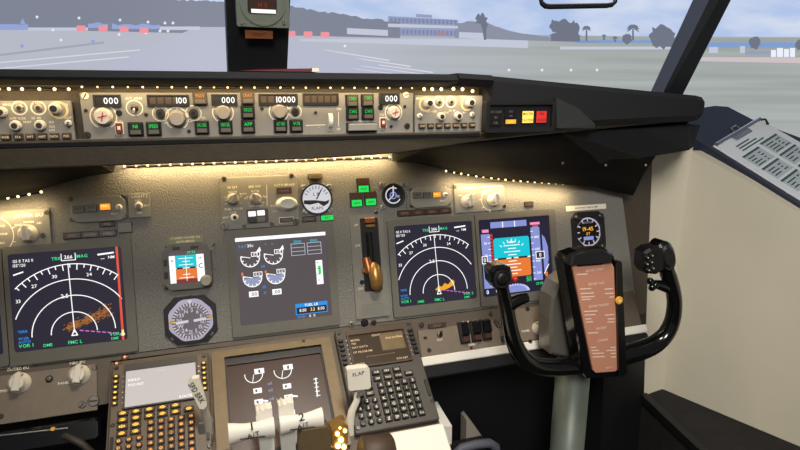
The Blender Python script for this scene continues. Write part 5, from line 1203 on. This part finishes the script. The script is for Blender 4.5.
b = t.mb(); c0_, c1_ = atY(361, 454, .79), atY(392, 451, .79); b.tube([c0_, c0_+(c1_-c0_)*.06, c0_+(c1_-c0_)*.94, c1_], [.024, .028, .028, .024], 'dark_brown', 30); t.part('rim', b)
b = t.mb(); b.tube([c0_-Vector((.004, 0, 0)), c1_+Vector((.004, 0, 0))], .006, 'dark_metal', 12); t.part('axle', b)
t = T('thrust_reverser_cover', 'bronze quadrant cover at the bottom edge below thrust lever two', 'cover', base=ybase(315, 470, .80))
b = t.mb(); thick(b, [(300, 437), (303, 431), (327, 427), (331, 432), (331, 475), (300, 475)], .80, .03, 'bronze'); t.part('plate', b)
t = T('index_light', 'glaring golden index lamp cluster between thrust lever two and the flap lever', 'lamp', base=ybase(340, 470, .84))
b = t.mb(); thick(b, [(332, 431), (345, 424), (348, 426), (348, 475), (332, 475)], .828, .03, 'brass'); t.part('housing', b)
emi('lamp_gold', (1, .62, .18, 1), 9.0)
for px, py, r in ((337.5, 434, .0035), (341, 440, .0045), (338, 446, .0045), (345, 431, .003), (344, 447, .004), (340, 428, .002)):
    b = t.mb(); p = atY(px, py, .8265); b.M = t.W.inverted() @ Matrix.Translation(p); b.lathe(0, 0, [(r*.3, -r), (r*.9, -r*.5), (r, 0), (r*.9, r*.5), (r*.3, r)], 'lamp_gold', 10); t.part('bulb', b)

# ================================================================== YOKE
YY = .86
yb0 = atY(572, 400, .93)
t = T('control_yoke', 'black control yoke with two horn grips and pink checklist card on a grey column', 'yoke', base=(yb0.x, .93, 0))
def Yp(px, py, Y=YY): return atY(px, py, Y)
b = t.mb(); b.tube([(yb0.x, .935, .0), (yb0.x, .935, .45), (yb0.x, .93, Yp(572, 368, .93).z)], [.036, .0355, .0345], 'column_gray', 28); t.part('column', b, label='grey green round column')
b = t.mb()
def prism(b, pts, Y0, Y1, m, ch=.004):
    o = [atY(px, py, Y0) for px, py in pts]; c = sum(o, Vector())/len(o); n = len(o)
    r0 = [c+(p-c)*(1-ch/max(.02, (p-c).length))-Vector((0, 0, 0)) for p in o]
    r1 = [Vector((p.x, p.y+ch, p.z)) for p in o]; r2 = [Vector((p.x, Y1, p.z)) for p in o]
    b.loft([[tuple(p) for p in rr] for rr in (r0, r1, r2)], m, smooth=False)
prism(b, [(551.5, 355), (550.5, 320), (553, 297), (559, 284), (568, 277), (577, 281), (577, 360)][::-1], .90, .945, 'head_metal', .006); t.part('column_head', b, label='polished grey metal head of the column')
b = t.mb(); prism(b, [(565, 262), (569, 256), (580, 252), (608, 250), (614, 254), (617, 262), (622.5, 270), (626, 374), (618, 378), (588, 379), (583, 372)][::-1], .838, .872, 'gloss_black', .004); t.part('hub', b)
b = t.mb(); prism(b, [(572.5, 267), (576, 264.5), (578, 267), (603, 265), (606, 262.5), (612, 263.5), (614, 267), (618, 368), (616, 371.5), (596, 373), (593, 370)][::-1], .834, .839, 'card_pink', .0008)
cl_ = [(270, .5, .5, 'BEFORE START'), (274, .15, .9, ''), (283.5, .55, .5, 'BEFORE TAXI'), (288.5, 0, 0, '1'), (293, 0, 0, '1'), (296.5, 0, 0, '1'), (299, 0, 0, 's'), (305.5, .55, .5, 'BEFORE TAKEOFF'), (311, 0, 0, 's'), (314.5, 0, 0, '1'), (318.5, 0, 0, '1'), (321.5, 0, 0, '1'), (328, .55, .5, 'DESCENT'), (332.5, 0, 0, 's'), (340, .55, .5, 'LANDING'), (347, 0, 0, '1'), (350, 0, 0, '1'), (353, 0, 0, '1'), (356.5, 0, 0, '1'), (367.5, 0, 0, 'c')]
rr = random.Random(5)
for y, _, _, s in cl_:
    f = (y-267)/104.; xl_, xr2 = 573.5+20*f, 613.5+4*f
    if len(s) > 1: textP(b, s, (xl_+xr2)/2+1, y, .8335, 0, .0046, 'card_print', .8)
    elif s == 'c': textP(b, 'REV 04', (xl_+xr2)/2+4, y, .8335, 0, .003, 'card_print')
    else:
        a0, a1 = xl_+2, xl_+2+rr.uniform(5, 14)
        old = b.M
        for (p_, q_) in ((a0, a1),)+(((xr2-rr.uniform(5, 11), xr2-1),) if s == '1' else ()):
            A_, B_ = atY(p_, y+.6, .8335), atY(q_, y+.6-(q_-p_)*.05, .8335); hh_ = Vector((0, 0, .0011))
            b.add([A_-hh_, B_-hh_, B_+hh_, A_+hh_], [(0, 1, 2, 3)], 'card_print')
t.part('checklist_card', b, label='pink printed checklist card')
b = t.mb(); prism(b, [(571, 266), (573, 256), (584, 252), (606, 250.5), (612, 255), (613, 263)][::-1], .826, .84, 'black', .003); t.part('card_clip', b)
b = t.mb(); prism(b, [(617, 262), (622, 262), (627, 374), (622, 378), (619, 374)][::-1], .828, .842, 'gloss_black', .002); t.part('side_rail', b)
b = MB(); pz = Yp(618.5, 300, .829); b.M = t.W.inverted() @ Matrix.Translation(pz) @ Matrix.Rotation(PI/2, 4, 'X'); b.cyl(0, 0, 0, .004, .0075, 'yellow', 20, .001); b.cyl(0, 0, .004, .0045, .003, 'card_print', 12); t.part('cursor_bead', b, label='round yellow bead')
PXM = .00172
def horn(pts, m='gloss_black'):
    b = t.mb(); P_ = [atY(px, py, Y) for px, py, Y, r in pts]; R_ = [r*PXM for *_, r in pts]
    # smooth by Catmull-Rom
    pp = []; rr_ = []
    for i in range(len(P_)-1):
        a, b_, c, d = P_[max(0, i-1)], P_[i], P_[i+1], P_[min(len(P_)-1, i+2)]
        for k in range(4):
            u = k/4; pp.append(.5*((2*b_)+(c-a)*u+(2*a-5*b_+4*c-d)*u*u+(3*b_-a-3*c+d)*u**3)); rr_.append(R_[i]+(R_[i+1]-R_[i])*u)
    pp.append(P_[-1]); rr_.append(R_[-1]); b.tube(pp, rr_, m, 16, 1.15); return b
t.part('horn', horn([(596, 363, .868, 10.5), (575, 366, .865, 10), (552, 367.5, .862, 9.6), (535, 365.5, .858, 9.6), (522, 357, .856, 9.6), (514, 342, .854, 8.6), (509.5, 325, .852, 8), (506.5, 308, .85, 7.6), (503.5, 294, .848, 6.6), (502.5, 286, .847, 6)]), label='left horn grip')
t.part('horn', horn([(606, 361, .868, 11), (622, 355.5, .866, 11), (640, 350.5, .863, 11), (655, 344, .86, 10), (666, 334, .857, 8.8), (672.5, 320, .855, 8.2), (674.5, 304, .853, 8), (673, 290, .851, 8), (669, 277, .849, 8.5), (666, 268, .848, 8)]), label='right horn grip')
b = t.mb(); P_ = [atY(px, py, .848) for px, py in ((508, 306), (514, 302), (521, 299), (527, 297.5))]; b.tube(P_, [.013, .012, .011, .009], 'gloss_black', 12); t.part('grip_prong', b)
b = t.mb(); prism(b, [(491, 271), (495, 266.5), (506, 265.5), (512, 268), (514, 275), (512.5, 285), (506, 291), (498, 290.5), (492.5, 284)][::-1], .828, .856, 'gloss_black', .006); hd = t.part('grip_head', b)
b = MB(); pz = Yp(502, 278.5, .828); b.M = t.W.inverted() @ Matrix.Translation(pz) @ Matrix.Rotation(PI/2, 4, 'X'); b.frame(circ(0, 0, .0155, 24), circ(0, 0, .0125, 24), -.004, .004, 'black'); b.lathe(0, 0, [(.0118, -.002), (.0118, .003), (.009, .0055), (.003, .006)], 'key_black', 20); t.part('trim_button', b, hd)
b = MB(); pz = Yp(515.5, 279.5, .834); b.M = t.W.inverted() @ Matrix.Translation(pz) @ Matrix.Rotation(PI/2, 4, 'X'); b.lathe(0, 0, [(.0048, -.004), (.0046, .002), (.002, .003)], 'red_plastic', 14); t.part('disconnect_button', b, hd, label='red button')
# right head: disc, switch cluster, lower thumb switches
def ell(cx, cy, a, b_, n=24, tilt=.12): return [(cx+a*math.cos(2*PI*k/n)*math.cos(tilt)+b_*math.sin(2*PI*k/n)*math.sin(tilt), cy+b_*math.sin(2*PI*k/n)*math.cos(tilt)-a*math.cos(2*PI*k/n)*math.sin(tilt)) for k in range(n)][::-1]
b = t.mb(); prism(b, ell(668.5, 257.5, 9.5, 16), .832, .862, 'gloss_black', .006); hd = t.part('grip_head', b)
b = t.mb(); prism(b, ell(669.5, 257, 6.2, 11.5), .826, .834, 'black', .004); t.part('hat_switch', b, hd)
b = t.mb(); prism(b, [(645, 253), (651, 248.5), (660, 246.5), (665, 251), (665, 270), (658, 275), (648, 274), (644, 268)][::-1], .822, .85, 'key_black', .005); t.part('switch_block', b, hd)
for px, py in ((647.5, 257.5), (652, 255.5), (647, 264), (651.5, 262), (648.5, 270), (653, 268)):
    b = MB(); b.M = t.W.inverted() @ Matrix.Translation(atY(px, py, .818)) @ Matrix.Rotation(PI/2, 4, 'X'); b.lathe(0, 0, [(.0034, -.006), (.0032, .001), (.0015, .002)], 'black', 12); b.rect(-.0012, -.0008, .0012, .0008, .0022, 'lettering'); t.part('switch_button', b, hd)
for px, py in ((650, 281), (655, 285.5), (652, 287.5)):
    b = MB(); b.M = t.W.inverted() @ Matrix.Translation(atY(px, py, .842)); b.lathe(0, 0, [(.004, -.006), (.0065, -.003), (.0065, .003), (.004, .006)], 'gloss_black', 12); t.part('thumb_switch', b, hd)
b = t.mb(); b.tube([atY(652, 283, .848), atY(660, 285, .850), atY(668, 288, .852)], [.007, .010, .011], 'gloss_black', 12); t.part('switch_bracket', b, hd)

# ================================================================== FLOOR AREA
def zpt(px, py, z): d = ray(px, py); return CPOS+d*((z-ZC)/d.z)
ba_, bb_ = zpt(653, 406, ZC-.795), zpt(706, 456, ZC-.795)
def xbox(Y): return ba_.x+(bb_.x-ba_.x)*(Y-ba_.y)/(bb_.y-ba_.y)
t = T('floor_box', 'low black box on the floor along the right side wall', 'box', base=(1.03, .9, .001))
b = t.mb(); rg = []
for Y in (1.12, .95, .75, .4): xw = wallX(Y)-.004; xi = xbox(Y); rg.append([(xi, Y, .001), (xi, Y, ZC-.795), (xw, Y, ZC-.785), (xw, Y, .001)])
b.loft(rg, 'floor_dark', smooth=False); t.part('body', b)
b = t.mb(); rg = []
for Y in (1.12, .95, .75, .4): xi = xbox(Y); rg.append([(xi-.006, Y, ZC-.81), (xi-.006, Y, ZC-.789), (xi+.012, Y, ZC-.787), (xi+.012, Y, ZC-.81)])
b.loft(rg, 'black', smooth=False); t.part('edge_trim', b)
def floorbox(name, label, cat, pts, Y0, dy, m, parts=None):
    c = atY(*pts[0], Y0); b = MB(); b.M = Matrix.Translation(-c); thick(b, pts, Y0, dy, m); o = b.build(name); o.location = c; tag(o, label, cat); return o
t = T('pedal_box', 'small white box with a dark slot beside the right keypad at the bottom edge', 'box', base=(atY(441, 470, .95).x, .95, 0))
b = t.mb(); p0, p1 = atY(432, 428, .95), atY(452, 426, .95); b.hexa([(p0.x, .95, .0), (p1.x, .95, 0), (p1.x, 1.03, 0), (p0.x, 1.03, 0)], [(p0.x, .95, p0.z), (p1.x, .95, p1.z), (p1.x, 1.03, p1.z+.01), (p0.x, 1.03, p0.z+.01)], 'white_paint'); t.part('body', b)
b = t.mb(); p0, p1 = atY(434, 449, .9495), atY(451, 444, .9495); b.box(p0.x, .944, p0.z-.01, p1.x, .9498, p1.z, 'slot'); t.part('slot', b)
t = T('rudder_pedal', 'dark rudder pedal with bright bent strut at the bottom, left of the column', 'pedal', base=(atY(475, 470, 1.0).x, 1.0, 0))
b = t.mb(); thick(b, [(466, 447), (466.5, 420), (469, 418), (484, 439), (485, 447)][::-1], 1.02, .03, 'knob_gray'); b.v = b.v; t.part('strut', b, label='pale grey bent strut')
b = t.mb(); b.tube([atY(452, 458, .96), atY(462, 448, .96), atY(476, 444.5, .96), atY(489, 443, .96), atY(495, 446, .96), atY(497, 458, .96)], .010, 'post_face', 10); t.part('pedal_bar', b)
b = t.mb(); z1 = atY(475, 470, 1.0).z; b.box(atY(470, 440, 1.02).x, 1.02, 0.0, atY(480, 440, 1.02).x, 1.06, atY(475, 440, 1.02).z, 'black'); b.box(atY(456, 470, .955).x, .955, 0, atY(494, 470, .955).x, 1.02, atY(475, 455, .96).z, 'black'); t.part('base', b)
b = MB(); P_ = [(-.30, 1.02, ZC-.62), (-.27, .98, ZC-.60), (-.22, .95, ZC-.605), (-.19, .93, ZC-.66), (-.20, .93, .3), (-.22, .95, .0)]
P_ = [atY(34, 441, .99), atY(50, 439, .985), atY(66, 436, .96), atY(82, 444, .95), atY(96, 456, .95), Vector((-.2, .96, .25)), Vector((-.2, .97, .004))]
c = Vector((P_[-1].x, P_[-1].y, 0)); b.M = Matrix.Translation(-c); b.tube(P_, .006, 'cable_gray', 10); o = b.build('cable'); o.location = c; tag(o, 'grey cable sagging under the glossy black rail at bottom left', 'cable')
P_ = [atY(10, 436, .99), atY(28, 436, .985), atY(36, 441, .98), atY(42, 456, .975), Vector((-.35, .98, .2)), Vector((-.36, .98, .004))]
b = MB(); c = Vector((P_[-1].x, P_[-1].y, 0)); b.M = Matrix.Translation(-c); b.tube(P_, .004, 'black', 8); o = b.build('cable'); o.location = c; tag(o, 'thin black cable hanging left of the grey cable at bottom left', 'cable')

# ================================================================== LIGHT
w = bpy.data.worlds.new('room'); SC.world = w; w.use_nodes = True
w.node_tree.nodes['Background'].inputs['Color'].default_value = (.92, .95, 1, 1); w.node_tree.nodes['Background'].inputs['Strength'].default_value = .105
def ceiling_lamp(name, loc, aim, size, power, col, spread=180):
    ld = bpy.data.lights.new(name, 'AREA'); ld.shape = 'DISK'; ld.size = size; ld.energy = power; ld.color = col; ld.spread = math.radians(spread)
    o = bpy.data.objects.new(name, ld); COL.objects.link(o); o.location = loc; o.rotation_euler = (Vector(aim)-Vector(loc)).to_track_quat('-Z', 'Y').to_euler()
ceiling_lamp('cabin_ceiling_lamp', (-.2, -.8, ZC+.75), (1.0, .75, ZC-.25), .6, 9.5, (1, .96, .90), 95)
ceiling_lamp('overhead_dome_lamp', (.25, .25, ZC+.95), (.12, .8, ZC-.55), .35, 3.6, (1, .90, .76), 75)
vs_ = SC.view_settings; vs_.view_transform = 'Standard'; vs_.look = 'None'; vs_.gamma = 1; vs_.exposure = 0
SC.display_settings.display_device = 'sRGB'
SC.cycles.use_denoising = True; SC.cycles.max_bounces = 6
